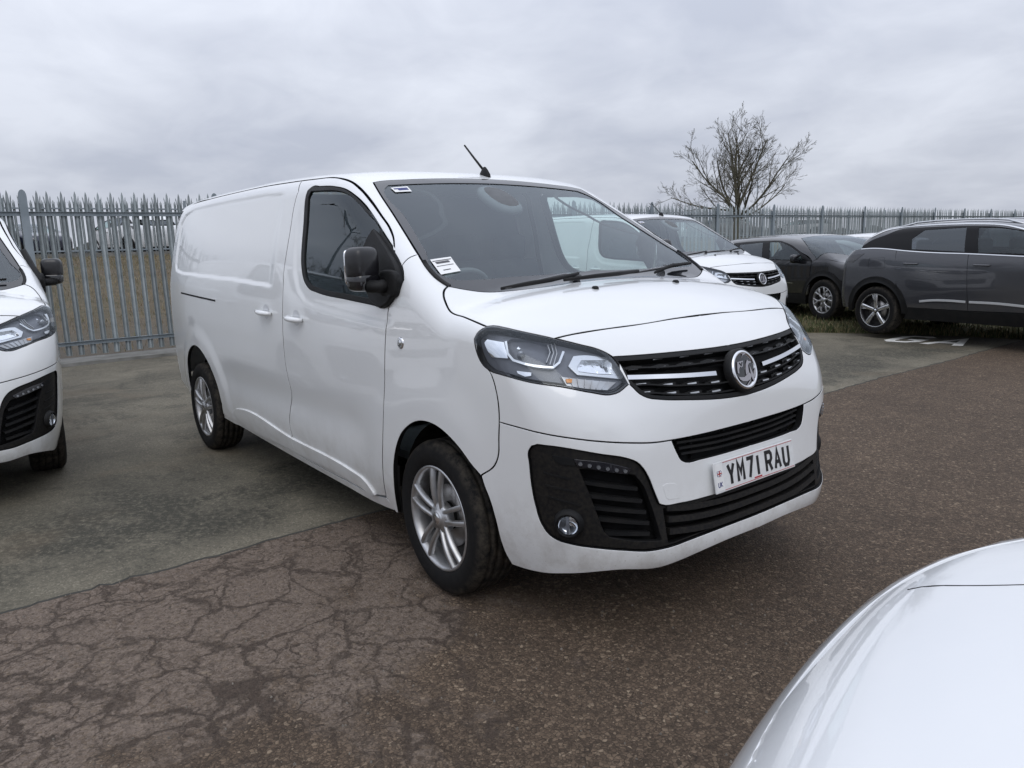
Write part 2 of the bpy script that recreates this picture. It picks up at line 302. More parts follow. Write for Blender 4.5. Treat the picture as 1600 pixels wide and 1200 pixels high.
VAN={
'door':[[-1.471,-0.763,1.85],[-1.286,-0.762,1.843],[-1.116,-0.759,1.836],[-0.96,-0.773,1.816],[-0.837,-0.776,1.786],[-0.751,-0.78,1.749],[-0.643,-0.79,1.69],[-0.521,-0.81,1.618],[-0.408,-0.829,1.549],[-0.349,-0.851,1.506],[-0.306,-0.876,1.464],[-0.294,-0.884,1.451],[-0.455,-0.859,1.551],[-0.546,-0.842,1.608],[-0.655,-0.826,1.672],[-0.741,-0.821,1.714],[-0.845,-0.817,1.752],[-0.971,-0.814,1.775],[-1.148,-0.81,1.79],[-1.258,-0.809,1.794],[-1.287,-0.818,1.78],[-1.288,-0.831,1.748],[-1.273,-0.86,1.64],[-1.255,-0.892,1.515],[-1.225,-0.919,1.391],[-1.174,-0.933,1.318],[-1.106,-0.94,1.278],[-1.006,-0.942,1.261],[-0.662,-0.945,1.236],[-0.409,-0.946,1.221],[-0.307,-0.947,1.214],[-0.253,-0.945,1.23],[-0.269,-0.948,1.199],[-0.275,-0.951,1.147],[-0.289,-0.954,1.056],[-0.314,-0.956,0.877],[-0.354,-0.95,0.652],[-0.398,-0.938,0.49],[-0.429,-0.92,0.38],[-0.448,-0.903,0.316],[-0.564,-0.895,0.29],[-0.913,-0.894,0.286],[-1.657,-0.899,0.3],[-1.604,-0.915,0.357],[-1.508,-0.929,0.421],[-1.511,-0.938,0.493],[-1.479,-0.946,0.584],[-1.427,-0.952,0.702],[-1.434,-0.954,0.756],[-1.451,-0.956,0.872],[-1.449,-0.956,1.007],[-1.445,-0.954,1.078],[-1.438,-0.952,1.131],[-1.429,-0.942,1.262],[-1.438,-0.922,1.374],[-1.431,-0.904,1.46],[-1.424,-0.88,1.562],[-1.426,-0.845,1.698],[-1.412,-0.816,1.787]],
'seal':[[-1.258,-0.809,1.794],[-1.148,-0.81,1.79],[-0.971,-0.814,1.775],[-0.845,-0.817,1.752],[-0.741,-0.821,1.714],[-0.655,-0.826,1.672],[-0.546,-0.842,1.608],[-0.455,-0.859,1.551],[-0.294,-0.884,1.451],[-0.178,-0.909,1.364],[-0.156,-0.922,1.332],[-0.167,-0.936,1.293],[-0.253,-0.945,1.23],[-0.307,-0.947,1.214],[-0.409,-0.946,1.221],[-0.662,-0.945,1.236],[-1.006,-0.942,1.261],[-1.106,-0.94,1.278],[-1.174,-0.933,1.318],[-1.225,-0.919,1.391],[-1.255,-0.892,1.515],[-1.273,-0.86,1.64],[-1.288,-0.831,1.748],[-1.287,-0.818,1.78]],
'door_glass':[[-1.236,-0.821,1.774],[-1.086,-0.822,1.766],[-0.916,-0.825,1.752],[-0.812,-0.826,1.731],[-0.705,-0.833,1.686],[-0.612,-0.842,1.637],[-0.453,-0.864,1.544],[-0.392,-0.906,1.446],[-0.37,-0.927,1.35],[-0.359,-0.944,1.243],[-0.664,-0.942,1.259],[-0.989,-0.939,1.281],[-1.079,-0.937,1.295],[-1.148,-0.93,1.334],[-1.184,-0.919,1.391],[-1.213,-0.892,1.514],[-1.23,-0.861,1.638],[-1.25,-0.832,1.746]],
'fender':[[-0.205,-0.9,1.39],[-0.204,-0.869,1.418],[-0.197,-0.819,1.434],[-0.154,-0.828,1.407],[-0.091,-0.838,1.368],[-0.025,-0.835,1.329],[0.021,-0.821,1.304],[0.034,-0.845,1.292],[0.055,-0.865,1.275],[0.094,-0.883,1.246],[0.143,-0.895,1.214],[0.233,-0.894,1.197],[0.378,-0.896,1.169],[0.377,-0.895,1.17],[0.357,-0.925,1.145],[0.35,-0.933,1.125],[0.358,-0.936,1.095],[0.374,-0.936,1.061],[0.4,-0.934,1.032],[0.434,-0.931,1.013],[0.449,-0.929,0.988],[0.464,-0.927,0.942],[0.472,-0.924,0.88],[0.47,-0.922,0.829],[0.463,-0.921,0.778],[0.446,-0.918,0.685],[0.427,-0.918,0.655],[0.352,-0.925,0.602],[0.311,-0.931,0.633],[0.251,-0.939,0.686],[0.184,-0.945,0.726],[0.111,-0.948,0.753],[0.043,-0.95,0.762],[-0.043,-0.951,0.753],[-0.124,-0.951,0.72],[-0.2,-0.949,0.664],[-0.256,-0.946,0.588],[-0.295,-0.939,0.505],[-0.32,-0.928,0.422],[-0.381,-0.882,0.25],[-0.402,-0.881,0.247],[-0.448,-0.903,0.316],[-0.429,-0.92,0.38],[-0.398,-0.938,0.49],[-0.354,-0.95,0.652],[-0.314,-0.956,0.877],[-0.289,-0.954,1.056],[-0.275,-0.951,1.147],[-0.269,-0.948,1.199],[-0.253,-0.945,1.23],[-0.167,-0.936,1.293],[-0.156,-0.922,1.332],[-0.178,-0.909,1.364]],
'ditch':[[-1.471,-0.763,1.85],[-2.022,-0.763,1.863],[-2.576,-0.765,1.864],[-3.08,-0.766,1.86],[-3.557,-0.752,1.854],[-3.75,-0.8,1.842],[-3.9,-0.77,1.834]],
'roof':[[-0.205,-0.9,1.39],[-0.294,-0.884,1.451],[-0.306,-0.876,1.464],[-0.349,-0.851,1.506],[-0.408,-0.829,1.549],[-0.521,-0.81,1.618],[-0.643,-0.79,1.69],[-0.751,-0.78,1.749],[-0.837,-0.776,1.786],[-0.96,-0.773,1.816],[-1.116,-0.759,1.836],[-1.286,-0.762,1.843],[-1.471,-0.763,1.85],[-2.022,-0.763,1.863],[-2.576,-0.765,1.864],[-3.08,-0.766,1.86],[-3.557,-0.752,1.854],[-3.75,-0.8,1.842],[-3.9,-0.77,1.834],[-3.93,0.0,1.86],[-0.829,0.0,1.825],[-0.823,-0.192,1.822],[-0.804,-0.498,1.806],[-0.792,-0.669,1.789],[-0.786,-0.694,1.784],[-0.693,-0.718,1.731],[-0.497,-0.758,1.617],[-0.334,-0.792,1.519],[-0.197,-0.819,1.434],[-0.204,-0.869,1.418]],
'ws':[[-0.786,-0.694,1.784],[-0.693,-0.718,1.731],[-0.497,-0.758,1.617],[-0.334,-0.792,1.519],[-0.197,-0.819,1.434],[-0.154,-0.828,1.407],[-0.091,-0.838,1.368],[-0.025,-0.835,1.329],[0.021,-0.821,1.304],[0.049,-0.777,1.292],[0.082,-0.713,1.278],[0.104,-0.648,1.272],[0.111,-0.611,1.273],[0.143,-0.421,1.28],[0.143,-0.205,1.291],[0.132,-0.034,1.295],[0.13,0.0,1.295],[-0.829,0.0,1.825],[-0.823,-0.192,1.822],[-0.804,-0.498,1.806],[-0.792,-0.669,1.789]],
'clear':[[-0.729,-0.657,1.757],[-0.463,-0.712,1.601],[-0.22,-0.768,1.454],[-0.059,-0.804,1.354],[-0.028,-0.786,1.337],[-0.004,-0.755,1.326],[0.006,-0.697,1.325],[0.023,-0.454,1.329],[0.028,-0.075,1.333],[0.023,0.0,1.336],[-0.769,0.0,1.795],[-0.765,-0.192,1.793],[-0.749,-0.631,1.769]],
'bonnet':[[0.13,0.0,1.295],[0.132,-0.034,1.295],[0.143,-0.205,1.291],[0.143,-0.421,1.28],[0.111,-0.611,1.273],[0.104,-0.648,1.272],[0.082,-0.713,1.278],[0.049,-0.777,1.292],[0.021,-0.821,1.304],[0.034,-0.845,1.292],[0.055,-0.865,1.275],[0.094,-0.883,1.246],[0.143,-0.895,1.214],[0.233,-0.894,1.197],[0.378,-0.896,1.169],[0.377,-0.895,1.17],[0.393,-0.879,1.173],[0.425,-0.86,1.168],[0.481,-0.821,1.153],[0.568,-0.736,1.124],[0.568,-0.734,1.124],[0.58,-0.677,1.132],[0.595,-0.603,1.138],[0.611,-0.519,1.143],[0.626,-0.413,1.146],[0.635,-0.144,1.154],[0.634,0.0,1.154]],
'nose':[[0.634,0.0,1.154],[0.635,-0.144,1.154],[0.626,-0.413,1.146],[0.611,-0.519,1.143],[0.595,-0.603,1.138],[0.58,-0.677,1.132],[0.568,-0.734,1.124],[0.629,-0.664,1.098],[0.668,-0.612,1.079],[0.689,-0.59,1.065],[0.707,-0.576,1.051],[0.725,-0.512,1.049],[0.763,-0.335,1.045],[0.79,-0.028,1.04],[0.788,0.0,1.04]],
'grille':[[0.707,-0.576,1.051],[0.725,-0.512,1.049],[0.763,-0.335,1.045],[0.79,-0.028,1.04],[0.788,0.0,1.04],[0.875,0.0,0.851],[0.872,-0.134,0.857],[0.848,-0.344,0.879],[0.827,-0.453,0.894],[0.813,-0.506,0.906],[0.799,-0.534,0.923],[0.784,-0.551,0.946],[0.772,-0.563,0.964],[0.758,-0.568,0.986],[0.731,-0.569,1.024]],
'slot':[[0.867,-0.437,0.745],[0.88,-0.288,0.742],[0.888,-0.102,0.742],[0.888,0.0,0.742],[0.9,0.0,0.65],[0.9,-0.011,0.65],[0.891,-0.3,0.651],[0.884,-0.376,0.654],[0.881,-0.399,0.666],[0.877,-0.413,0.689]],
'bumper_upper':[[0.875,0.0,0.851],[0.872,-0.134,0.857],[0.848,-0.344,0.879],[0.827,-0.453,0.894],[0.813,-0.506,0.906],[0.799,-0.534,0.923],[0.784,-0.551,0.946],[0.772,-0.563,0.964],[0.758,-0.568,0.986],[0.731,-0.569,1.024],[0.774,-0.565,0.959],[0.77,-0.626,0.933],[0.764,-0.65,0.931],[0.735,-0.71,0.944],[0.678,-0.799,0.969],[0.605,-0.874,0.985],[0.524,-0.916,1.002],[0.434,-0.931,1.016],[0.434,-0.931,1.013],[0.449,-0.929,0.988],[0.464,-0.927,0.942],[0.472,-0.924,0.88],[0.47,-0.922,0.829],[0.587,-0.898,0.818],[0.707,-0.829,0.799],[0.786,-0.733,0.78],[0.839,-0.608,0.761],[0.855,-0.528,0.75],[0.867,-0.437,0.745],[0.88,-0.288,0.742],[0.888,-0.102,0.742],[0.888,0.0,0.742]],
'headlight':[[0.377,-0.895,1.17],[0.393,-0.879,1.173],[0.425,-0.86,1.168],[0.481,-0.821,1.153],[0.568,-0.736,1.124],[0.629,-0.664,1.098],[0.668,-0.612,1.079],[0.689,-0.59,1.065],[0.712,-0.578,1.044],[0.743,-0.573,1.007],[0.774,-0.565,0.959],[0.77,-0.626,0.933],[0.764,-0.65,0.931],[0.735,-0.71,0.944],[0.678,-0.799,0.969],[0.605,-0.874,0.985],[0.524,-0.916,1.002],[0.434,-0.931,1.016],[0.4,-0.934,1.032],[0.374,-0.936,1.061],[0.358,-0.936,1.095],[0.35,-0.933,1.125],[0.357,-0.925,1.145]],
'intake':[[0.596,-0.889,0.738],[0.611,-0.886,0.758],[0.634,-0.879,0.767],[0.685,-0.85,0.764],[0.796,-0.726,0.733],[0.835,-0.647,0.712],[0.85,-0.606,0.692],[0.858,-0.582,0.666],[0.865,-0.564,0.634],[0.876,-0.542,0.572],[0.885,-0.527,0.529],[0.888,-0.517,0.523],[0.902,-0.422,0.511],[0.915,-0.271,0.506],[0.922,-0.16,0.504],[0.922,0.0,0.504],[0.945,0.0,0.379],[0.945,-0.189,0.379],[0.929,-0.408,0.372],[0.914,-0.506,0.366],[0.9,-0.551,0.365],[0.888,-0.58,0.365],[0.845,-0.659,0.376],[0.793,-0.727,0.386],[0.707,-0.802,0.399],[0.664,-0.825,0.408],[0.637,-0.839,0.425],[0.617,-0.852,0.459],[0.6,-0.866,0.531],[0.593,-0.876,0.604],[0.593,-0.884,0.689]],
'bumper_lower':[[0.47,-0.922,0.829],[0.587,-0.898,0.818],[0.707,-0.829,0.799],[0.786,-0.733,0.78],[0.839,-0.608,0.761],[0.855,-0.528,0.75],[0.867,-0.437,0.745],[0.877,-0.413,0.689],[0.881,-0.399,0.666],[0.884,-0.376,0.654],[0.891,-0.3,0.651],[0.9,-0.011,0.65],[0.9,0.0,0.65],[0.922,0.0,0.504],[0.922,-0.16,0.504],[0.915,-0.271,0.506],[0.902,-0.422,0.511],[0.888,-0.517,0.523],[0.885,-0.527,0.529],[0.876,-0.542,0.572],[0.865,-0.564,0.634],[0.858,-0.582,0.666],[0.85,-0.606,0.692],[0.835,-0.647,0.712],[0.796,-0.726,0.733],[0.685,-0.85,0.764],[0.634,-0.879,0.767],[0.611,-0.886,0.758],[0.596,-0.889,0.738],[0.593,-0.884,0.689],[0.593,-0.876,0.604],[0.6,-0.866,0.531],[0.617,-0.852,0.459],[0.637,-0.839,0.425],[0.664,-0.825,0.408],[0.707,-0.802,0.399],[0.793,-0.727,0.386],[0.845,-0.659,0.376],[0.888,-0.58,0.365],[0.9,-0.551,0.365],[0.914,-0.506,0.366],[0.929,-0.408,0.372],[0.945,-0.189,0.379],[0.945,0.0,0.379],[0.945,0.0,0.32],[0.945,-0.187,0.32],[0.903,-0.489,0.291],[0.893,-0.517,0.287],[0.817,-0.671,0.295],[0.68,-0.78,0.268],[0.58,-0.811,0.246],[0.492,-0.832,0.239],[0.421,-0.845,0.239],[0.406,-0.863,0.285],[0.401,-0.881,0.341],[0.399,-0.899,0.423],[0.382,-0.913,0.512],[0.357,-0.922,0.578],[0.352,-0.925,0.602],[0.427,-0.918,0.655],[0.446,-0.918,0.685],[0.463,-0.921,0.778]],
'arch_f':[[-0.381,-0.882,0.25],[-0.32,-0.928,0.422],[-0.295,-0.939,0.505],[-0.256,-0.946,0.588],[-0.2,-0.949,0.664],[-0.124,-0.951,0.72],[-0.043,-0.951,0.753],[0.043,-0.95,0.762],[0.111,-0.948,0.753],[0.184,-0.945,0.726],[0.251,-0.939,0.686],[0.311,-0.931,0.633],[0.357,-0.922,0.578],[0.382,-0.913,0.512],[0.399,-0.899,0.423],[0.401,-0.881,0.341],[0.406,-0.863,0.285],[0.421,-0.845,0.239]],
'arch_r':[[-3.542,-0.906,0.394],[-3.5,-0.93,0.568],[-3.451,-0.939,0.674],[-3.322,-0.947,0.773],[-3.194,-0.951,0.809],[-3.069,-0.953,0.802],[-2.932,-0.954,0.75],[-2.821,-0.951,0.669],[-2.738,-0.944,0.553],[-2.726,-0.931,0.438],[-2.771,-0.914,0.354]],
'mould':[[-2.541,-0.924,0.397],[-2.44,-0.932,0.441],[-2.335,-0.934,0.457],[-1.518,-0.926,0.409],[-0.743,-0.919,0.372],[-0.664,-0.916,0.36],[-0.615,-0.908,0.333],[-0.574,-0.894,0.287],[-0.608,-0.89,0.273],[-0.713,-0.896,0.291],[-1.623,-0.905,0.323],[-2.392,-0.914,0.352]],
'recess':[[-1.524,-0.815,1.791],[-1.915,-0.808,1.811],[-2.553,-0.806,1.816],[-3.378,-0.797,1.812],[-3.64,-0.798,1.779],[-3.764,-0.807,1.712],[-3.77,-0.845,1.564],[-3.751,-0.886,1.391],[-3.693,-0.899,1.348],[-3.503,-0.916,1.329],[-2.244,-0.937,1.297],[-1.566,-0.941,1.268]],
'rail':[[-3.475,-0.936,1.188],[-2.61,-0.951,1.16]],
'sill_low':[[-2.797,-0.904,0.316],[-1.682,-0.887,0.263],[-0.953,-0.878,0.238],[-0.61,-0.875,0.228],[-0.399,-0.882,0.249]],
'door_bot':[[-0.448,-0.903,0.316],[-0.564,-0.895,0.29],[-0.913,-0.894,0.286],[-1.642,-0.9,0.303]],
'door_rear':[[-1.471,-0.763,1.85],[-1.412,-0.816,1.787],[-1.426,-0.845,1.698],[-1.424,-0.88,1.562],[-1.431,-0.904,1.46],[-1.438,-0.922,1.374],[-1.429,-0.942,1.262],[-1.438,-0.952,1.131],[-1.445,-0.954,1.078],[-1.449,-0.956,1.007],[-1.451,-0.956,0.872],[-1.434,-0.954,0.756],[-1.427,-0.952,0.702],[-1.479,-0.946,0.584],[-1.511,-0.938,0.493],[-1.508,-0.929,0.421],[-1.604,-0.915,0.357],[-1.657,-0.899,0.3]],
'side':[[-1.471,-0.763,1.85],[-2.022,-0.763,1.863],[-2.576,-0.765,1.864],[-3.08,-0.766,1.86],[-3.557,-0.752,1.854],[-3.75,-0.8,1.842],[-3.9,-0.8,1.7],[-3.9,-0.88,1.2],[-3.9,-0.9,0.8],[-3.9,-0.88,0.45],[-3.62,-0.88,0.37],[-3.542,-0.906,0.394],[-3.5,-0.93,0.568],[-3.451,-0.939,0.674],[-3.322,-0.947,0.773],[-3.194,-0.951,0.809],[-3.069,-0.953,0.802],[-2.932,-0.954,0.75],[-2.821,-0.951,0.669],[-2.738,-0.944,0.553],[-2.726,-0.931,0.438],[-2.771,-0.914,0.354],[-2.53,-0.911,0.343],[-1.642,-0.9,0.303],[-1.604,-0.915,0.357],[-1.508,-0.929,0.421],[-1.511,-0.938,0.493],[-1.479,-0.946,0.584],[-1.427,-0.952,0.702],[-1.434,-0.954,0.756],[-1.451,-0.956,0.872],[-1.449,-0.956,1.007],[-1.445,-0.954,1.078],[-1.438,-0.952,1.131],[-1.429,-0.942,1.262],[-1.438,-0.922,1.374],[-1.431,-0.904,1.46],[-1.424,-0.88,1.562],[-1.426,-0.845,1.698],[-1.412,-0.816,1.787]],
'sill':[[-2.771,-0.914,0.354],[-2.524,-0.913,0.348],[-1.641,-0.9,0.304],[-0.918,-0.892,0.279],[-0.586,-0.893,0.281],[-0.46,-0.899,0.303],[-0.396,-0.884,0.256],[-0.399,-0.882,0.249],[-0.61,-0.875,0.228],[-0.953,-0.878,0.238],[-1.682,-0.887,0.263],[-2.797,-0.904,0.316]],
'p_handle_r':[[-1.681,-0.952,1.127]],
'p_handle_f':[[-1.248,-0.953,1.114]],
'p_indic':[[-0.157,-0.953,1.071]],
'p_nozzle':[[0.301,-0.261,1.269]],
'p_sticker':[[-0.109,-0.743,1.39]],
'p_fog':[[0.709,-0.81,0.474]],
'p_emblem':[[0.85,0.002,0.95]],
'pk':[[0.751,-0.787,0.679],[0.797,-0.727,0.671],[0.84,-0.644,0.65],[0.851,-0.615,0.642],[0.863,-0.587,0.603],[0.878,-0.561,0.529],[0.892,-0.543,0.456],[0.905,-0.531,0.393],[0.86,-0.634,0.408],[0.816,-0.702,0.425],[0.806,-0.715,0.441],[0.792,-0.732,0.495],[0.775,-0.754,0.573],[0.759,-0.776,0.644]],
'pslat0':[[0.738,-0.756,0.629],[0.79,-0.682,0.609],[0.831,-0.593,0.586]],
'pslat1':[[0.747,-0.743,0.578],[0.8,-0.668,0.56],[0.84,-0.578,0.538]],
'pslat2':[[0.756,-0.732,0.533],[0.808,-0.656,0.516],[0.849,-0.567,0.496]],
'pslat3':[[0.768,-0.717,0.49],[0.817,-0.644,0.474],[0.857,-0.558,0.454]],
'pslat4':[[0.782,-0.699,0.436],[0.826,-0.634,0.427],[0.861,-0.559,0.416]],
'pgroove0':[[0.634,-0.856,0.661],[0.719,-0.8,0.643]],
'pgroove1':[[0.637,-0.849,0.614],[0.729,-0.788,0.596]],
'pgroove2':[[0.642,-0.843,0.571],[0.739,-0.775,0.545]],
'drl':[[0.733,-0.797,0.717],[0.791,-0.721,0.704],[0.838,-0.622,0.67],[0.834,-0.638,0.653],[0.791,-0.722,0.673],[0.74,-0.789,0.694]],
'drl_blank':[[0.673,-0.847,0.729],[0.729,-0.801,0.72],[0.737,-0.793,0.694],[0.695,-0.83,0.697],[0.679,-0.842,0.711]],
'tow':[[0.88,-0.501,0.588],[0.881,-0.492,0.593],[0.886,-0.449,0.589],[0.889,-0.436,0.582],[0.896,-0.424,0.54],[0.897,-0.431,0.532],[0.891,-0.477,0.535],[0.888,-0.491,0.544]],
'isl0':[[0.866,-0.491,0.497],[0.88,-0.395,0.48],[0.892,-0.269,0.469],[0.901,-0.129,0.463],[0.901,0.0,0.463]],
'isl1':[[0.873,-0.49,0.455],[0.886,-0.402,0.442],[0.9,-0.277,0.431],[0.908,-0.138,0.427],[0.908,0.0,0.427]],
'isl2':[[0.881,-0.49,0.411],[0.894,-0.411,0.4],[0.907,-0.286,0.39],[0.915,-0.147,0.389],[0.915,0.0,0.389]],
'chip0':[[0.73,-0.525,1.031],[0.761,-0.395,1.026],[0.782,-0.267,1.023],[0.794,-0.135,1.021]],
'chip1':[[0.753,-0.52,1.002],[0.782,-0.4,0.997],[0.803,-0.28,0.993],[0.816,-0.152,0.991]],
'chip2':[[0.785,-0.512,0.949],[0.813,-0.399,0.937],[0.833,-0.284,0.928],[0.846,-0.161,0.919]],
'chip3':[[0.799,-0.506,0.92],[0.825,-0.393,0.906],[0.843,-0.28,0.894],[0.855,-0.165,0.886]],
'bar':[[0.761,-0.563,0.98],[0.791,-0.456,0.973],[0.821,-0.312,0.964],[0.84,-0.154,0.958]],
'bar2':[[0.766,-0.563,0.971],[0.795,-0.461,0.964],[0.825,-0.317,0.953],[0.846,-0.152,0.941]],
'h_block':[[0.363,-0.899,1.125],[0.453,-0.874,1.115],[0.491,-0.888,1.062],[0.419,-0.906,1.062],[0.395,-0.907,1.086]],
'h_bowl':[[0.456,-0.873,1.114],[0.462,-0.851,1.126],[0.497,-0.807,1.122],[0.562,-0.743,1.099],[0.585,-0.759,1.074],[0.603,-0.81,1.029],[0.537,-0.87,1.041],[0.506,-0.884,1.052],[0.481,-0.885,1.078]],
'h_rim':[[0.47,-0.882,1.112],[0.496,-0.892,1.074],[0.521,-0.887,1.053],[0.559,-0.867,1.04],[0.609,-0.82,1.027],[0.626,-0.796,1.024],[0.628,-0.769,1.038],[0.612,-0.733,1.071]],
'h_ribs':[[0.57,-0.739,1.097],[0.602,-0.728,1.074],[0.621,-0.765,1.039],[0.62,-0.791,1.026],[0.606,-0.809,1.03],[0.593,-0.766,1.067]],
'h_frame':[[0.645,-0.736,1.03],[0.632,-0.7,1.06],[0.64,-0.675,1.061],[0.688,-0.577,1.046],[0.71,-0.566,1.025],[0.749,-0.56,0.972],[0.708,-0.653,0.989],[0.674,-0.721,1.001]],
'h_open':[[0.665,-0.714,1.025],[0.658,-0.686,1.046],[0.696,-0.592,1.04],[0.71,-0.583,1.027],[0.732,-0.601,0.99],[0.71,-0.654,0.996],[0.676,-0.716,1.009]],
'h_ind':[[0.651,-0.777,0.997],[0.686,-0.72,0.985],[0.742,-0.597,0.964],[0.742,-0.639,0.942],[0.718,-0.693,0.95],[0.673,-0.772,0.968]],
'h_orange':[[0.664,-0.766,0.99],[0.674,-0.747,0.989],[0.679,-0.754,0.978],[0.671,-0.769,0.979]],
'h_clip':[[0.535,-0.886,1.019],[0.58,-0.857,1.014],[0.583,-0.86,1.004],[0.566,-0.874,1.001],[0.541,-0.886,1.011]],
'icut':[[0.882,-0.497,0.502],[0.894,-0.413,0.491],[0.908,-0.26,0.486],[0.914,-0.148,0.485],[0.914,0.0,0.485]],
'icut2':[[0.882,-0.497,0.502],[0.892,-0.495,0.444],[0.904,-0.493,0.376],[0.917,-0.393,0.382],[0.933,-0.172,0.387],[0.933,0.0,0.387]],
'w1':[[0.132,-0.638,1.276],[0.135,-0.511,1.288],[0.13,-0.363,1.299],[0.089,-0.162,1.316]],
'w2':[[0.196,-0.349,1.298],[0.191,-0.152,1.306],[0.172,0.009,1.309],[0.126,0.193,1.313]],
'w3':[[0.139,0.296,1.301],[0.062,0.472,1.319],[0.045,0.541,1.326],[0.014,0.724,1.332]],
'sticker':[[-0.152,-0.792,1.412],[-0.151,-0.687,1.421],[-0.054,-0.703,1.361],[-0.052,-0.805,1.351]],
'sticker2':[[-0.725,-0.637,1.757],[-0.733,-0.537,1.767],[-0.683,-0.542,1.738],[-0.682,-0.635,1.732]],
}
# ---------------------------------------------------------------- panel builder: outlines on a body surface become separate pressed panels
def inpoly(P,poly):
    x,y=P[:,0],P[:,1]; r=np.zeros(len(P),bool); q=np.asarray(poly); n=len(q)
    for i in range(n):
        x1,y1=q[i]; x2,y2=q[(i+1)%n]
        if y1==y2: continue
        c=((y1>y)!=(y2>y))&(x<(x2-x1)*(y-y1)/(y2-y1)+x1); r^=c
    return r
def pdist(P,poly):
    q=np.asarray(poly,float); d=np.full(len(P),1e9)
    for i in range(len(q)):
        a=q[i]; b=q[(i+1)%len(q)]; e=b-a; l=max(float(e@e),1e-12)
        t=np.clip(((P-a)@e)/l,0,1); d=np.minimum(d,np.hypot(*(P-a-t[:,None]*e).T))
    return d
def smooth_poly(uv,step,corner=32.,closed=True):
    p=[np.array(a,float) for a in uv]; q=[p[0]]
    for a in p[1:]:
        if np.linalg.norm(a-q[-1])>.004: q.append(a)
    if closed and np.linalg.norm(q[0]-q[-1])<.004: q.pop()
    n=len(q); T=[None]*n; C=[False]*n
    for i in range(n):
        if not closed and i in (0,n-1): C[i]=True; continue
        a=q[i]-q[i-1]; b=q[(i+1)%n]-q[i]; la=np.linalg.norm(a); lb=np.linalg.norm(b)
        ang=math.degrees(math.acos(max(-1,min(1,float(a@b)/(la*lb)))))
        C[i]=ang>corner; T[i]=(a/la*lb+b/lb*la)/(la+lb)
    o=[]
    for i in range(n if closed else n-1):
        a=q[i]; b=q[(i+1)%n]; l=np.linalg.norm(b-a); ch=(b-a)/l
        ta=ch if C[i] else T[i]; tb=ch if C[(i+1)%n] else T[(i+1)%n]
        k=max(1,int(round(l/step)))
        for s in range(k):
            t=s/k; h1=2*t**3-3*t**2+1; h2=t**3-2*t**2+t; h3=-2*t**3+3*t**2; h4=t**3-t**2
            o.append(h1*a+h2*l*ta+h3*b+h4*l*tb)
    if not closed: o.append(q[-1])
    return np.array(o)
class Dom:
    """chart of a body surface: 3D -> uv, and uv -> ray towards the surface"""
    def __init__(s,kind,**k): s.kind=kind; s.k=k
    def uv(s,P):
        P=np.asarray(P,float); x,y,z=P.T
        if s.kind=='side': return np.stack([x,z],1)
        if s.kind=='front': return np.stack([-y,z],1)
        if s.kind=='top': return np.stack([x,-y],1)
        if s.kind=='cyl': return np.stack([np.arctan2(-y,x-s.k['ax'])*.9,z],1)
        if s.kind=='cylx': return np.stack([x,np.arctan2(-y,z-s.k['az'])*.9],1)
    def ray(s,U):
        u,v=U.T; o=np.zeros((len(U),3)); d=np.zeros((len(U),3))
        if s.kind=='side': o[:]=np.stack([u,np.full_like(u,-1.45),v],1); d[:,1]=1
        if s.kind=='front': o[:]=np.stack([np.full_like(u,s.k.get('x0',1.4)),-u,v],1); d[:,0]=-s.k.get('sg',1)
        if s.kind=='top': o[:]=np.stack([u,-v,np.full_like(u,2.3)],1); d[:,2]=-1
        if s.kind=='cyl':
            th=u/.9; r=1.6; c,n=np.cos(th),np.sin(th); o[:]=np.stack([s.k['ax']+r*c,-r*n,v],1); d[:]=np.stack([-c,n,0*c],1)
        if s.kind=='cylx':
            th=v/.9; r=1.6; c,n=np.cos(th),np.sin(th); o[:]=np.stack([u,-r*n,s.k['az']+r*c],1); d[:]=np.stack([0*c,n,-c],1)
        return o,d
SURF={'f':None}
def surf_cast(o,d,level=0.,t1=1.6,n=54):
    F_=SURF['f']; N_=len(d); st=t1/n; hit=np.zeros(N_,bool); ta=np.zeros(N_)
    idx=np.arange(N_)
    for i in range(n):
        if len(idx)==0: break
        v=F_(*(o[idx]+d[idx]*((i+1)*st)).T)-level; h=v<=0
        ta[idx[h]]=i*st; hit[idx[h]]=True; idx=idx[~h]
    ta[~hit]=t1-st; a=ta.copy(); b=ta+st
    for _ in range(16):
        m=.5*(a+b); v=F_(*(o+d*m[:,None]).T)-level; g=v>0; a=np.where(g,m,a); b=np.where(g,b,m)
    return o+d*(.5*(a+b))[:,None]
def surf_grad(p,h=2e-3):
    F_=SURF['f']; x,y,z=p.T
    g=np.stack([F_(x+h,y,z)-F_(x-h,y,z),F_(x,y+h,z)-F_(x,y-h,z),F_(x,y,z+h)-F_(x,y,z-h)],1)
    return g/np.maximum(np.linalg.norm(g,axis=1,keepdims=True),1e-9)
LASTFM=[]
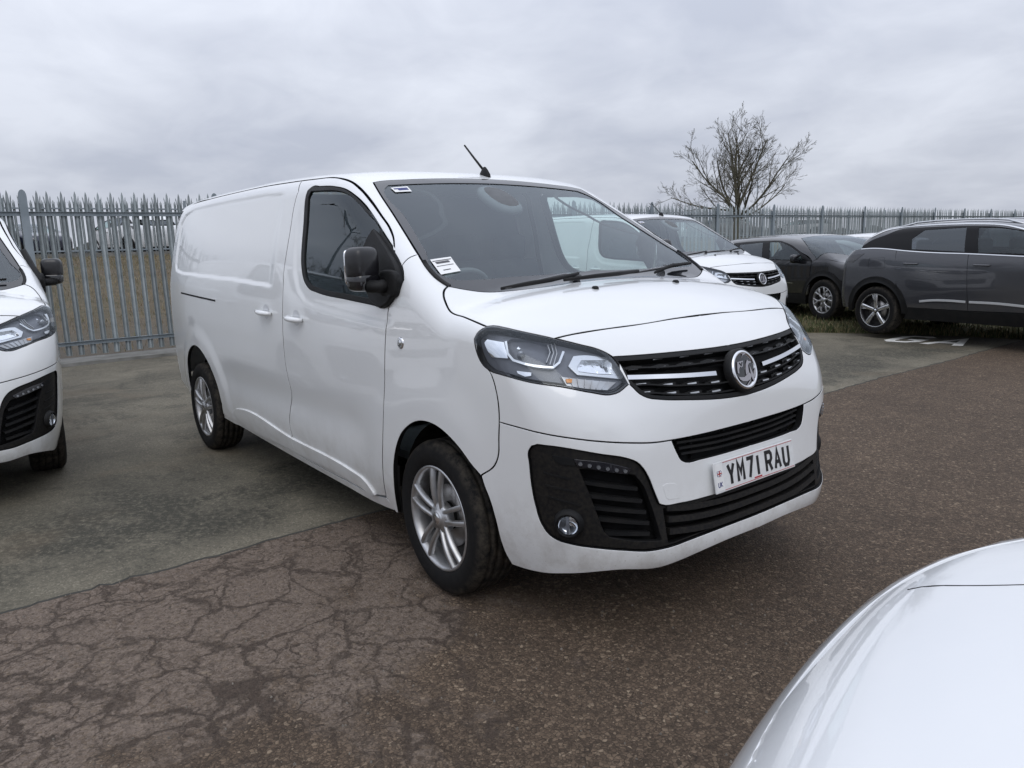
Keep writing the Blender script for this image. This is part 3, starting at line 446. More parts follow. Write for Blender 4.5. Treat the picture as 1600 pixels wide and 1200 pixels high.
def panelg(outline,dom,level=0.,holes=(),gap=.0038,depth=.022,h=.016,half=False,corner=32.,bev=.0015):
    uv=dom.uv(outline)
    if parea(uv)<0: uv=uv[::-1]
    bs=min(h,.014); loops=[smooth_poly(uv,bs,corner)]
    for hl in holes:
        q=dom.uv(hl)
        if parea(q)>0: q=q[::-1]
        loops.append(smooth_poly(q,bs,corner))
    cen=(lambda q:np.abs(q[:,0] if dom.kind in('front','cyl') else q[:,1])<2e-3)
    off=[]
    for lp in loops:
        t=np.roll(lp,-1,0)-np.roll(lp,1,0); t/=np.maximum(np.linalg.norm(t,axis=1,keepdims=True),1e-9)
        q=lp+np.stack([-t[:,1],t[:,0]],1)*gap
        if half:
            c=cen(lp); k_=0 if dom.kind in('front','cyl') else 1
            q[c,k_]=0
        off.append(q)
    lo=off[0].min(0); hi=off[0].max(0)
    gx,gy=np.meshgrid(np.arange(lo[0]+h*.5,hi[0],h),np.arange(lo[1]+h*.5,hi[1],h*.9))
    gx[::2]+=h*.5; G=np.stack([gx.ravel(),gy.ravel()],1)
    G=G[inpoly(G,off[0])]
    for q in off[1:]: G=G[~inpoly(G,q)]
    if len(G):
        d=np.full(len(G),1e9)
        for q in off: d=np.minimum(d,pdist(G,q))
        G=G[d>h*.5]
    pts=np.concatenate(off+[G]); E_=[]; b=0
    for q in off:
        n=len(q); E_+=[(b+i,b+(i+1)%n) for i in range(n)]; b+=n
    r=delaunay_2d_cdt([Vector(p) for p in pts],E_,[],0,1e-6)
    pv=np.array([tuple(v) for v in r[0]]); tri=np.array([t for t in r[2] if len(t)==3])
    cen3=pv[tri].mean(1); k=inpoly(cen3,off[0])
    for q in off[1:]: k&=~inpoly(cen3,q)
    a2=pv[tri]; ar=np.abs((a2[:,1,0]-a2[:,0,0])*(a2[:,2,1]-a2[:,0,1])-(a2[:,2,0]-a2[:,0,0])*(a2[:,1,1]-a2[:,0,1]))
    tri=tri[k&(ar>1e-9)]
    P3=surf_cast(*dom.ray(pv),level); N3=surf_grad(P3)
    # consistent outward orientation
    fn=np.cross(P3[tri[:,1]]-P3[tri[:,0]],P3[tri[:,2]]-P3[tri[:,0]]); s=(fn*N3[tri[:,0]]).sum(1)
    tri[s<0]=tri[s<0][:,::-1]
    V=list(map(tuple,P3)); NN=list(map(tuple,N3)); F=[tuple(t) for t in tri]; LASTFM.clear(); LASTFM.extend([0]*len(F))
    if depth>0:
        for q in off:
            p=surf_cast(*dom.ray(q),level); nn=surf_grad(p); t=np.roll(p,-1,0)-np.roll(p,1,0)
            o=np.cross(t,nn); o/=np.maximum(np.linalg.norm(o,axis=1,keepdims=True),1e-9)
            # which way is out? the loop keeps the panel on its left seen from outside when (t x n) points away from it
            ctr=p+o*.004; inside=inpoly(dom.uv(ctr),off[0])
            for q2 in off[1:]: inside&=~inpoly(dom.uv(ctr),q2)
            if inside.mean()>.5: o=-o
            r2=p+o*bev-nn*bev; r3=r2-nn*depth; n=len(q); b0=len(V)
            V+=list(map(tuple,p))+list(map(tuple,r2))+list(map(tuple,r3)); NN+=list(map(tuple,nn))+list(map(tuple,o))+list(map(tuple,o))
            c=cen(q) if half else np.zeros(n,bool)
            for i in range(n):
                j=(i+1)%n
                if c[i] and c[j]: continue
                for k2 in (0,1):
                    a=b0+k2*n+i; b_=b0+k2*n+j; fq=(a,b_,b_+n,a+n)
                    vv=[Vector(V[x]) for x in fq]; fnn=(vv[1]-vv[0]).cross(vv[3]-vv[0])
                    F.append(fq if fnn.dot(Vector(o[i]))>=0 else fq[::-1]); LASTFM.append(k2)
    return V,F,NN
def panel(name,outline,dom,mat,parent,mirror='both',seal_or_shade=True,**k):
    """mirror: 'both' = a part on each side, 'join' = half outline mirrored into one part, None = one side"""
    half=mirror=='join'
    V,F,NN=panelg(outline,dom,half=half,**k)
    fm=list(LASTFM) if seal_or_shade else [0]*len(F); mat=[mat,M['rubber']]           # shade of the shut lines painted on: deep panel edges are black
    if mirror=='both': return both(name,V,F,mat,parent,NN,True,fm)
    if mirror=='join':
        V2,F2,N2=mirror_geo(V,F,NN); b=len(V); V=V+V2; F=F+[tuple(i+b for i in q) for q in F2]; NN=NN+N2; fm=fm+fm
    return obj(name,V,F,mat,parent,NN,True,fm)
# ---------------------------------------------------------------- wheels
def tyreg(R_,w,rim):
    # y: 0 = outer face, + inward
    sh=R_-.010
    prof=[(rim-.004,.016),(rim+.006,.004),(rim+.030,-.002),((rim+sh)/2,-.006),(sh-.022,.0),(sh-.006,.008),(sh+.002,.018)]
    g=[.24,.40,.60,.76]
    prof.append((R_-.001,.034))
    for a in g: prof+=[(R_,w*a-.005),(R_-.007,w*a-.003),(R_-.007,w*a+.003),(R_,w*a+.005)]
    prof+=[(R_-.001,w-.034),(sh-.004,w-.012),(sh-.03,w),(rim+.02,w),(rim,w-.02)]
    return latheg(prof,56)
def wheel(parent,loc,side,R_,w,rim,style,rz=0.):
    """side=-1: outer face looks to -y"""
    h=empty('wheel',loc,rz+(0 if side<0 else math.pi),parent)
    obj('tyre',*tyreg(R_,w,rim),M['rubber_tyre'],h)
    # rim barrel and dark back
    V,F=latheg([(rim+.004,.010),(rim+.001,.004),(rim-.006,.003),(rim-.012,.010),(rim-.022,.030),(rim-.028,w-.03),(rim+.004,w-.02)],56)
    obj('rim',V,F,M['alloy' if style in('van','multi') else 'alloy_dark' if style=='bicolour' else 'alloy'],h)
    V,F=latheg([(0.001,.085),(rim*.55,.085),(rim-.024,.080)],40); obj('wheel_back',V,F,M['steel_dark'],h)
    V,F=latheg([(.06,.068),(rim*.60,.068),(rim*.60,.078)],40); obj('brake_disc',V,F,M['disc'],h)
    def spoke(a,r0,r1,w0,w1,y0,y1,mat,tilt=0.,th=.022,off=0.,o0=0.):
        V=[];ns=6
        for i in range(ns+1):
            t=i/ns; r=r0+(r1-r0)*t; ww=(w0+(w1-w0)*t)/2; y=y0+(y1-y0)*t-.010*math.sin(math.pi*t); o=o0+off*t+tilt*t
            for s,dy in((-1,th),(-.82,.003),(-.45,0),(.45,0),(.82,.003),(1,th)):
                V.append((r,y+dy,o+s*ww))
        F=[]
        for i in range(ns):
            for j in range(5):
                q=i*6+j; F.append((q,q+6,q+7,q+1))
        c,s=math.cos(a),math.sin(a)
        return [(x*c-z*s,y,x*s+z*c) for x,y,z in V],F
    if style=='van':
        for k_ in range(5):
            a=2*math.pi*k_/5+.32
            for s in(-1,1):
                V,F=spoke(a,.040,rim-.008,.020,.025,.010,.006,M['alloy'],off=s*.016,o0=s*.020); obj('spoke',V,F,M['alloy'],h)
        V,F=latheg([(.001,.0),(.030,.0),(.034,.004),(.036,.008),(.060,.010),(.066,.020),(.066,.05)],32); obj('hub_cap',V,F,M['alloy'],h)
        V,F=latheg([(.001,-.002),(.024,-.001),(.027,.003)],24); obj('hub_badge',V,F,M['chrome'],h)
        for k_ in range(5):
            a=2*math.pi*k_/5+.32+math.pi/5; V,F=latheg([(.001,.012),(.008,.012),(.010,.03)],10)
            obj('wheel_bolt',[(x+.052*math.cos(a),y,z+.052*math.sin(a)) for x,y,z in V],F,M['steel_dark'],h)
    elif style=='bicolour':
        for k_ in range(5):
            a=2*math.pi*k_/5+.31
            V,F=spoke(a,.03,rim-.004,.046,.066,.020,.006,M['alloy_bright'],off=.006); obj('spoke',V,F,M['alloy_bright'],h)
            V,F=spoke(a+.23,.10,rim-.004,.016,.022,.024,.010,M['alloy_dark'],off=.0); obj('spoke',V,F,M['alloy_dark'],h)
            V,F=spoke(a+.17,.10,rim-.004,.006,.010,.022,.008,M['alloy_bright'],off=.012); obj('spoke',V,F,M['alloy_bright'],h)
        V,F=latheg([(rim-.001,.001),(rim-.005,.0005),(rim-.009,.003)],48); obj('rim_edge',V,F,M['alloy_bright'],h)
        V,F=latheg([(.001,.010),(.028,.010),(.034,.016),(.05,.03)],28); obj('hub_cap',V,F,M['alloy_dark'],h)
        V,F=latheg([(.001,.007),(.020,.008),(.022,.011)],20); obj('hub_badge',V,F,M['chrome'],h)
    else:
        for k_ in range(6):
            a=2*math.pi*k_/6+.2
            V,F=spoke(a,.04,rim*.55,.034,.030,.012,.008,M['alloy']); obj('spoke',V,F,M['alloy'],h)
            for s in(-1,1):
                V,F=spoke(a+s*.03,rim*.5,rim-.008,.026,.040,.008,.008,M['alloy'],off=s*.048); obj('spoke',V,F,M['alloy'],h)
        V,F=latheg([(.001,.004),(.030,.004),(.045,.010),(.055,.03)],28); obj('hub_cap',V,F,M['alloy'],h)
    return h
def tyremat():
    m,t,b=newmat('tyre_rubber'); N=t.nodes.new; L=t.links.new; b.inputs['Roughness'].default_value=.8; b.inputs['Specular IOR Level'].default_value=.2
    c=N('ShaderNodeTexCoord'); s=N('ShaderNodeSeparateXYZ'); L(c.outputs['Object'],s.inputs[0])
    r2=N('ShaderNodeMath'); r2.operation='MULTIPLY'; L(s.outputs[0],r2.inputs[0]); L(s.outputs[0],r2.inputs[1])
    r3=N('ShaderNodeMath'); r3.operation='MULTIPLY_ADD'; L(s.outputs[2],r3.inputs[0]); L(s.outputs[2],r3.inputs[1]); L(r2.outputs[0],r3.inputs[2])
    rr=N('ShaderNodeMath'); rr.operation='SQRT'; L(r3.outputs[0],rr.inputs[0])
    mr=N('ShaderNodeMapRange'); mr.inputs[1].default_value=.296; mr.inputs[2].default_value=.326; L(rr.outputs[0],mr.inputs[0])
    n=N('ShaderNodeTexNoise'); n.inputs['Scale'].default_value=26; n.inputs['Detail'].default_value=8; n.inputs['Roughness'].default_value=.7; L(c.outputs['Object'],n.inputs['Vector'])
    nr=N('ShaderNodeMapRange'); nr.inputs[1].default_value=.38; nr.inputs[2].default_value=.68; L(n.outputs[0],nr.inputs[0])
    mu=N('ShaderNodeMath'); mu.operation='MULTIPLY_ADD'; L(mr.outputs[0],mu.inputs[0]); mu.inputs[1].default_value=.50; mu.inputs[2].default_value=.05
    m2=N('ShaderNodeMath'); m2.operation='MULTIPLY'; L(mu.outputs[0],m2.inputs[0]); L(nr.outputs[0],m2.inputs[1])
    mx=N('ShaderNodeMix'); mx.data_type='RGBA'; mx.inputs[6].default_value=(.0065,.0065,.007,1); mx.inputs[7].default_value=(.11,.093,.072,1); L(m2.outputs[0],mx.inputs[0]); L(mx.outputs[2],b.inputs['Base Color'])
    bp=N('ShaderNodeBump'); bp.inputs['Strength'].default_value=.3; bp.inputs['Distance'].default_value=.003; L(n.outputs[0],bp.inputs['Height']); L(bp.outputs[0],b.inputs['Normal'])
    return m
M['rubber_tyre']=tyremat()
# ---------------------------------------------------------------- the white panel van (x forward from the front axle, y left, z up)
SIDE=Dom('side'); FRONT=Dom('front'); CYL=Dom('cyl',ax=-.15); CYLX=Dom('cylx',az=.75); TOP=Dom('top')
RECESS=[(p[0],p[2]) for p in VAN['recess']]; SEALP=[(p[0],p[2]) for p in VAN['seal']]
def x_recess(x,z):
    o=np.zeros_like(x); k=(x<-1.45)&(x>-3.85)&(z>1.2)&(z<1.88)
    if k.any():
        P=np.stack([x[k],z[k]],1); d=pdist(P,RECESS); d=np.where(inpoly(P,RECESS),d,-d)
        o[k]=-.009*sstep(d,-.006,.022)*sstep(-x[k],1.56,1.68)
    return o
def x_belt(x,z):
    o=np.zeros_like(x); k=(x<.05)&(x>-1.5)&(z>1.02)&(z<1.95)
    if k.any():
        P=np.stack([x[k],z[k]],1); d=pdist(P,SEALP); d=np.where(inpoly(P,SEALP),-d,d)
        o[k]=-.007*sstep(-d,-.098,-.050)*sstep(-z[k],-1.75,-1.55)*sstep(-x[k],.18,.30)
    return o
def x_shape(x,z):
    sc_=-.012*np.exp(-((z-.64)/.10)**2)*sstep(x,-2.75,-2.35)*(1-sstep(x,-.75,-.40))
    r1=np.hypot(x+3.11,z-.36); r0=np.hypot(x-.03,z-.34)
    return sc_+.010*(1-sstep(r1,.50,.62))+.008*(1-sstep(r0,.47,.66))*(1-sstep(x,.25,.45))
EXTRA+= [x_recess,x_belt,x_shape]
SURF['f']=f
def onsurf(pts,dom,level=0.):
    return [tuple(p) for p in surf_cast(*dom.ray(dom.uv(pts)),level)]
def ribbon(pts,dom,level,w,t,step=.03):
    """bar of rectangular section following the surface along pts"""
    uv=smooth_poly(dom.uv(pts),step,40.,closed=False)
    p=surf_cast(*dom.ray(uv),level); n=surf_grad(p); tt=np.gradient(p,axis=0); tt/=np.linalg.norm(tt,axis=1,keepdims=True)
    s=np.cross(n,tt); s/=np.linalg.norm(s,axis=1,keepdims=True)
    V=[];F=[]
    for i in range(len(p)):
        for a,b in((-.5,0),(-.42,1),(.42,1),(.5,0)): V.append(tuple(p[i]+s[i]*w*a+n[i]*t*b))
    for i in range(len(p)-1):
        for j in range(4):
            a=i*4+j;b=i*4+(j+1)%4; F.append((a,b,b+4,a+4))
    F+=[(0,1,2,3),tuple(len(V)-4+j for j in(3,2,1,0))]
    return V,F
def bothg(name,g,mat,parent,smooth=False): return both(name,g[0],g[1],mat,parent,None,smooth)
def frame_at(p,dom_level=0.,up=(0,0,1)):
    q=np.array([p],float); n=surf_grad(q)[0]; U=np.cross(up,n); U/=np.linalg.norm(U); W=np.cross(n,U)
    return Vector(p),Vector(U),Vector(W),Vector(n)
def build_van():
    v=empty('white_van'); D=VAN; W=M['white']
    panel('bonnet',D['bonnet'],CYLX,W,v,'join',h=.02,gap=.0032)
    panel('nose_panel',D['nose'],CYL,W,v,'join',h=.014)
    panel('front_wing',D['fender'],CYLX,W,v,h=.016)
    panel('roof',D['roof'],CYLX,W,v,'join',h=.03)
    doors=panel('front_door',D['door'],SIDE,W,v,h=.0115,gap=.0050)
    sides=panel('side_panel',D['side'],SIDE,W,v,h=.0125,gap=.0050)
    # rear end
    rear=Dom('front',x0=-4.4,sg=-1)
    zr=[(-3.9,-.84,.45),(-3.9,-.86,1.2),(-3.9,-.76,1.74),(-3.95,-.70,1.82),(-3.98,0,1.85),(-4.05,0,.42),(-4.05,-.7,.42)]
    bd=panel('rear_door',[(-4,-.80,.50),(-4,-.80,1.2),(-4,-.74,1.60),(-4,-.66,1.78),(-4,0,1.80),(-4,0,.50)],rear,W,v,'join',h=.05)
    cyr=Dom('cyl',ax=-3.2)
    for s_ in panel('rear_pillar',[(-3.9,-.9,.45),(-3.9,-.9,.8),(-3.9,-.9,1.2),(-3.9,-.8,1.7),(-3.93,-.72,1.80),(-4.0,-.66,1.78),(-4.0,-.74,1.6),(-4.03,-.80,1.2),(-4.05,-.80,.45)],cyr,W,v,h=.04): pass
    panel('sill',D['sill'],SIDE,W,v,h=.03,depth=.03,level=-.004,seal_or_shade=False)
    # mouldings along the sills, split at the door gap
    mo=D['mould']; xs=-1.515
    fr=[p for p in mo if p[0]>xs]; re=[p for p in mo if p[0]<=xs]
    def at(a,b): t=(xs-a[0])/(b[0]-a[0]); return [xs]+[a[i]+(b[i]-a[i])*t for i in(1,2)]
    top_=[at(mo[i],mo[i+1]) for i in range(len(mo)-1) if (mo[i][0]-xs)*(mo[i+1][0]-xs)<0]
    up_,dn=(top_[0],top_[1]) if top_[0][2]>top_[1][2] else (top_[1],top_[0])
    i0=[i for i in range(len(mo)) if mo[i][0]>xs]
    panel('sill_moulding',[up_]+[mo[i] for i in i0]+[dn],SIDE,W,v,level=.011,h=.016,depth=.015,bev=.004,seal_or_shade=False)
    re_=[i for i in range(len(mo)) if mo[i][0]<=xs]
    a_=[mo[i] for i in re_ if i<min(i0)]; b_=[mo[i] for i in re_ if i>max(i0)]
    panel('sill_moulding',[dn]+b_+a_+[up_],SIDE,W,v,level=.011,h=.016,depth=.015,bev=.004,seal_or_shade=False)
    # windows
    V,F,NN=panelg(D['seal'],SIDE,level=.001,holes=[D['door_glass']],gap=.001,depth=.012,h=.02)
    V2,F2,N2=mirror_geo(V,F,NN)
    obj('window_surround',V,F,M['plastic'],doors[0],NN); obj('window_surround',V2,F2,M['plastic'],doors[1],N2)
    V,F,NN=panelg(D['door_glass'],SIDE,level=-.006,gap=-.004,depth=0,h=.04); V2,F2,N2=mirror_geo(V,F,NN)
    obj('window_glass',V,F,M['side_glass'],doors[0],NN); obj('window_glass',V2,F2,M['side_glass'],doors[1],N2)
    sail=[D['seal'][i] for i in range(7,14)]+[(-.40,-.95,1.245),(-.47,-.93,1.34),(-.52,-.90,1.46)]
    V,F,NN=panelg(sail,SIDE,level=.026,gap=.004,depth=.026,h=.02,bev=.008); V2,F2,N2=mirror_geo(V,F,NN)
    obj('mirror_sail',V,F,M['plastic'],doors[0],NN); obj('mirror_sail',V2,F2,M['plastic'],doors[1],N2)
    ws=panel('windscreen',D['clear'],CYLX,M['glass'],v,'join',level=-.004,gap=-.006,depth=0,h=.05)
    V,F,NN=panelg(D['ws'],CYLX,level=.0,holes=[D['clear']],gap=.003,depth=.006,h=.03,half=True); V2,F2,N2=mirror_geo(V,F,NN); b=len(V)
    obj('windscreen_border',V+V2,F+[tuple(i+b for i in q) for q in F2],M['frit'],ws,NN+N2)
    # raised black trims at the foot of the pillars
    wl=[p for p in D['ws'][5:9]]
    g=ribbon([(p[0]-.0,p[1]-.0,p[2]) for p in wl],CYLX,-.004,.020,.010); bothg('pillar_trim',g,M['plastic'],v,True)
    # added black backing strips that stand in for shade deep in the panel gaps
    for nm,L_,dm in(('door_seal',D['door_rear'],SIDE),('door_seal',D['door'][:11],SIDE),('wing_seal',[p for p in D['fender'][-16:-3]],SIDE),('wing_seal',D['bumper_upper'][-12:],CYL)):
        if nm=='wing_seal' and dm is CYL: continue
        bothg(nm,ribbon(L_,dm,-.026,.026,.004),M['rubber'],v)
    # bumper
    panel('bumper_upper',D['bumper_upper'],CYL,W,v,'join',h=.016)
    bl=panel('bumper',D['bumper_lower'],CYL,W,v,'join',h=.016,depth=.03)
    V,F,NN=panelg(D['tow'],CYL,level=.0012,gap=0,depth=.004,h=.02); obj('tow_eye_cover',V,F,W,bl,NN)
    ik=panel('lower_intake',D['intake'],CYL,M['dirty_plastic'],v,'join',level=-.012,h=.02,depth=.03,holes=[D['pk'],D['icut']+D['icut2'][::-1][:-1]])
    panel('intake_back',D['icut']+D['icut2'][::-1][:-1],CYL,M['rubber'],ik,'join',level=-.08,gap=-.03,depth=0,h=.05)
    V,F,NN=panelg([p for p in D['pk']],CYL,level=-.075,gap=-.02,depth=0,h=.04); bothg('intake_back',(V,F),M['rubber'],ik,True)
    for i in range(5): bothg('intake_slat',ribbon(D['pslat%d'%i],CYL,-.05,.016,.028),M['plastic'],ik)
    for i in range(3): bothg('intake_groove',ribbon(D['pgroove%d'%i],CYL,-.012,.008,.004),M['plastic'],ik)
    for i in range(3):
        V,F=ribbon(D['isl%d'%i],CYL,-.050,.026,.044); V2,F2,_=mirror_geo(V,F); b=len(V)
        obj('intake_slat',V+V2,F+[tuple(j+b for j in q) for q in F2],M['dirty_plastic'],ik,None,False)
    for nm,mt,lv in(('drl',M['lens'],-.006),('drl_blank',M['plastic'],-.008)):
        V,F,NN=panelg(D[nm],CYL,level=lv,gap=0,depth=.012,h=.02); both('daytime_lamp' if nm=='drl' else 'lamp_blank',V,F,M['smoke_lens'] if nm=='drl' else mt,ik,NN)
    dl=np.array(D['drl']); 
    for i in range(6):
        t=(i+.5)/6; a=dl[0]*(1-t)+dl[2]*t; c=dl[5]*(1-t)+dl[3]*t; p=onsurf([tuple((a+c)/2)],CYL,-.004)[0]
        fr_=frame_at(p); g=prismg([(.008*math.cos(x)*.9,.0065*math.sin(x)) for x in np.linspace(0,2*math.pi,12,endpoint=False)],.004,fr_); bothg('led',g,M['led'],ik)
    # fog lamp
    p=onsurf(D['p_fog'],CYL,.008)[0]; fo,fu,fw_,fn_=frame_at(p)
    def disc(prof,n=28):
        V,F=latheg(prof,n,'z'); return [tuple(fo+fu*a+fw_*b+fn_*c) for a,b,c in V],F
    bothg('fog_lamp_bezel',disc([(.056,-.018),(.046,.006),(.040,.006),(.036,-.004)]),M['plastic'],ik,True)
    bothg('fog_lamp_reflector',disc([(.036,.0),(.030,-.010),(.001,-.018)]),M['reflector'],ik,True)
    bothg('fog_lamp_lens',disc([(.037,.002),(.028,.010),(.001,.014)]),M['lens'],ik,True)
    bothg('fog_lamp_bar',(lambda g:([tuple(fo+fu*a+fw_*b+fn_*c) for a,b,c in g[0]],g[1]))(boxg((0,0,.002),(.010,.066,.008))),M['housing'],ik)
    # slot above the plate
    slt=panel('upper_intake',D['slot'],CYL,M['rubber'],v,'join',level=-.055,gap=-.015,depth=0,h=.04)
    s0=D['slot']; zt,zb=.728,.668
    for zz,ye in((.712,-.415),(.690,-.405),(.668,-.395)):
        V,F=ribbon([(.88,ye,zz+.010),(.89,-.2,zz),(.9,0,zz-.002)],CYL,-.045,.010,.028); V2,F2,_=mirror_geo(V,F); b=len(V)
        obj('intake_slat',V+V2,F+[tuple(j+b for j in q) for q in F2],M['plastic'],slt,None,False)
    for yy in (-.3,-.1,.1,.3): obj('intake_rib',*boxg((.835,yy,.69),(.02,.008,.09)),M['plastic'],slt)
    # grille
    gl=panel('grille',D['grille'],CYL,M['rubber'],v,'join',level=-.05,gap=-.012,depth=0,h=.03)
    V,F,NN=panelg(D['grille'],CYL,level=-.002,holes=[[tuple(np.array(p)*(1,.965,1)+np.array((0,0,(.955-p[2])*.16))) for p in D['grille']]],gap=.001,depth=.03,h=.014,half=True); V2,F2,N2=mirror_geo(V,F,NN); b=len(V)
    obj('grille_frame',V+V2,F+[tuple(i+b for i in q) for q in F2],M['plastic'],gl,NN+N2)
    for r in range(4):
        ch=D['chip%d'%r]; e0=np.array(ch[0]); e1=np.array(ch[-1]); 
        # full bar under the row of chips, from the grille end to the middle
        zz=e0[2]-.010; st=(e0[0],e0[1]-.045,zz); mid=[(p[0],p[1],p[2]-.012) for p in ch[1:]]
        path=[st]+[(ch[0][0],ch[0][1],zz)]+mid+[(.86,0,mid[-1][2]-.003)]
        V,F=ribbon(path,CYL,-.038,.007,.030); V2,F2,_=mirror_geo(V,F); b=len(V)
        obj('grille_bar',V+V2,F+[tuple(j+b for j in q) for q in F2],M['plastic'],gl,None,False)
        for c in range(4):
            p=np.array(ch[c]); dy=.0235
            bothg('grille_chip',ribbon([(p[0],p[1]-dy,p[2]),(p[0],p[1],p[2]),(p[0],p[1]+dy,p[2])],CYL,-.014,.007,.006,.02),M['satin'],gl)
            # trapezoid web behind each chip
            bothg('grille_web',ribbon([(p[0],p[1]-.045,p[2]-.006),(p[0],p[1],p[2]-.001),(p[0],p[1]+.045,p[2]-.006)],CYL,-.036,.013,.016,.03),M['plastic'],gl)
    b1=np.array(D['bar']); b2=np.array(D['bar2']); bm_=[tuple((a+c)/2) for a,c in zip(b1,b2)]
    bothg('chrome_bar',ribbon(bm_,CYL,-.012,.020,.012),M['chrome'],gl,False)
    # badge
    p=(D['p_emblem'][0][0]+.012,0,D['p_emblem'][0][2]); U=Vector((0,1,0)); n_=Vector((.955,0,.296)).normalized(); Wv=n_.cross(U); o=Vector(p)
    def dz(prof,n=56):
        V,F=latheg(prof,n,'z'); return [tuple(o+U*a+Wv*b_+n_*c) for a,b_,c in V],F
    em=obj('badge',*dz([(.088,-.03),(.088,-.004),(.083,.002),(.078,.003)]),M['plastic'],gl)
    obj('badge_ring',*dz([(.079,-.002),(.077,.006),(.071,.009),(.064,.006),(.062,.002)]),M['chrome'],em)
    obj('badge_disc',*dz([(.0635,.002),(.03,.003),(.0005,.0035)]),M['gloss_black'],em)
    # the griffin with its flag, traced as thin plates
    def pl(poly,t=.003,mt='badge_metal',z0=.004): obj('badge_relief',*prismg(poly,t,(o+n_*z0,U,Wv,n_)),M[mt],em,None,False)
    def cv(pts): return [((x-530)/(530/2)*.0745*1.0,(640-y)/(415)*.0745) for x,y in pts]
    for poly in ([(385,450),(520,440),(490,560),(450,580),(430,560),(400,590),(385,620),(375,700),(345,690),(355,600)],
                 [(620,430),(635,470),(690,490),(700,510),(640,520),(610,560),(600,660),(600,720),(560,740),(520,760),(535,640),(570,520)],
                 [(345,770),(400,790),(470,800),(540,760),(560,720),(610,730),(640,800),(600,870),(520,900),(420,880),(370,840)],
                 [(500,390),(540,320),(620,300),(690,350),(740,430),(770,530),(770,620),(720,700),(690,790),(700,880),(740,820),(790,700),(795,560),(770,430),(700,320),(610,270),(540,300)],
                 [(640,560),(690,790),(690,900),(660,940),(640,870),(630,760)],
                 [(480,990),(510,990),(610,885),(590,880)]):
        q=cv(poly); 
        if parea(q)<0: q=q[::-1]
        pl(q)
    q=strokeg([(x,y) for x,y in cv([(425,475),(455,540),(490,470)])],.004,.0015,(o+n_*.0072,U,Wv,n_)); obj('badge_letter',*q,M['gloss_black'],em,None,False)
    # headlights
    hl=panel('headlight',D['headlight'],CYL,M['lens'],v,level=.002,gap=.002,depth=.0,h=.02)
    for s_i,par in enumerate(hl):
        def add(nm,V,F,NN,mt,smooth=True):
            if s_i: V,F,NN=mirror_geo(V,F,NN)
            obj(nm,V,F,mt,par,NN,smooth)
        add('lamp_housing',*panelg(D['headlight'],CYL,level=-.05,gap=-.002,depth=0,h=.03),M['housing'])
        # dark rim round the lens
        c=np.mean(np.array(D['headlight']),0); 
        add('lamp_seal',*panelg(D['headlight'],CYL,level=.0005,holes=[[tuple(c+(np.array(p)-c)*(.975,.980,.95)) for p in D['headlight']]],gap=.0005,depth=.03,h=.02),M['gloss_black'])
        add('lamp_shelf',*panelg([tuple(c+(np.array(p)-c)*(.97,.975,.93)) for p in D['headlight']],CYL,level=-.034,holes=[D['h_bowl'],D['h_open']],gap=.0,depth=.02,h=.02),M['housing'])
        add('lamp_reflector',*panelg(D['h_block'],CYL,level=-.022,gap=0,depth=.012,h=.02),M['reflector'])
        hb=np.array(D['h_bowl']); cb_=hb.mean(0)
        add('lamp_bowl',*panelg(D['h_bowl'],CYL,level=-.052,gap=-.004,depth=0,h=.02),M['facets'])
        V,F=ribbon([tuple(p) for p in D['h_rim']],CYL,-.026,.010,.012); add('lamp_rim',V,F,None,M['alloy_bright'],False)
        for k_ in range(3):
            a=np.array(D['h_ribs'][0])*(1-k_*.12)+cb_*(k_*.12); b_=np.array(D['h_ribs'][3])*(1-k_*.12)+cb_*(k_*.12); m_=(a+b_)/2+(np.array(D['h_ribs'][1])-(np.array(D['h_ribs'][0])+np.array(D['h_ribs'][3]))/2)*.35
            V,F=ribbon([tuple(a),tuple(m_),tuple(b_)],CYL,-.036,.004,.010); add('lamp_rib',V,F,None,M['alloy'],False)
        # bulb in the bowl
        p=onsurf([tuple(cb_+(hb[7]-cb_)*.35)],CYL,-.040)[0]; fo2,fu2,fw2,fn2=frame_at(p); V,F=latheg([(.001,.020),(.010,.018),(.013,.0),(.016,-.02)],16,'z')
        add('bulb',[tuple(fo2+fu2*a+fw2*b_+fn2*c_) for a,b_,c_ in V],F,None,M['led'])
        add('lamp_frame',*panelg(D['h_frame'],CYL,level=-.022,holes=[D['h_open']],gap=0,depth=.018,h=.02),M['alloy_bright'])
        add('lamp_pocket',*panelg(D['h_open'],CYL,level=-.045,gap=-.003,depth=0,h=.02),M['facets'])
        add('indicator',*panelg(D['h_ind'],CYL,level=-.024,gap=0,depth=.01,h=.02),M['alloy'])
        for k_ in range(7):
            i0_=np.array(D['h_ind'][0])*(1-k_/7)+np.array(D['h_ind'][2])*(k_/7); i1_=np.array(D['h_ind'][5])*(1-k_/7)+np.array(D['h_ind'][3])*(k_/7)
            V,F=ribbon([tuple(i0_),tuple((i0_+i1_)/2),tuple(i1_)],CYL,-.023,.003,.004); add('indicator_rib',V,F,None,M['alloy'],False)
        add('indicator_bulb',*panelg(D['h_orange'],CYL,level=-.016,gap=0,depth=.006,h=.01),M['orange'])
        add('lamp_adjuster',*panelg(D['h_clip'],CYL,level=-.024,gap=0,depth=.006,h=.01),M['reflector'])
    # number plate
    pc=Vector((.927,0,.573)); nrm=Vector((.985,0,.17)).normalized(); U=Vector((0,1,0)); Wp=nrm.cross(U)
    npl=obj('number_plate',*(lambda g:([tuple(pc+U*a+Wp*b_+nrm*c) for a,b_,c in g[0]],g[1]))(boxg((0,0,0),(.530,.118,.006),None,.002)),M['plate'],v,None,False)
    frp=(pc+nrm*.0032,U,Wp,nrm)
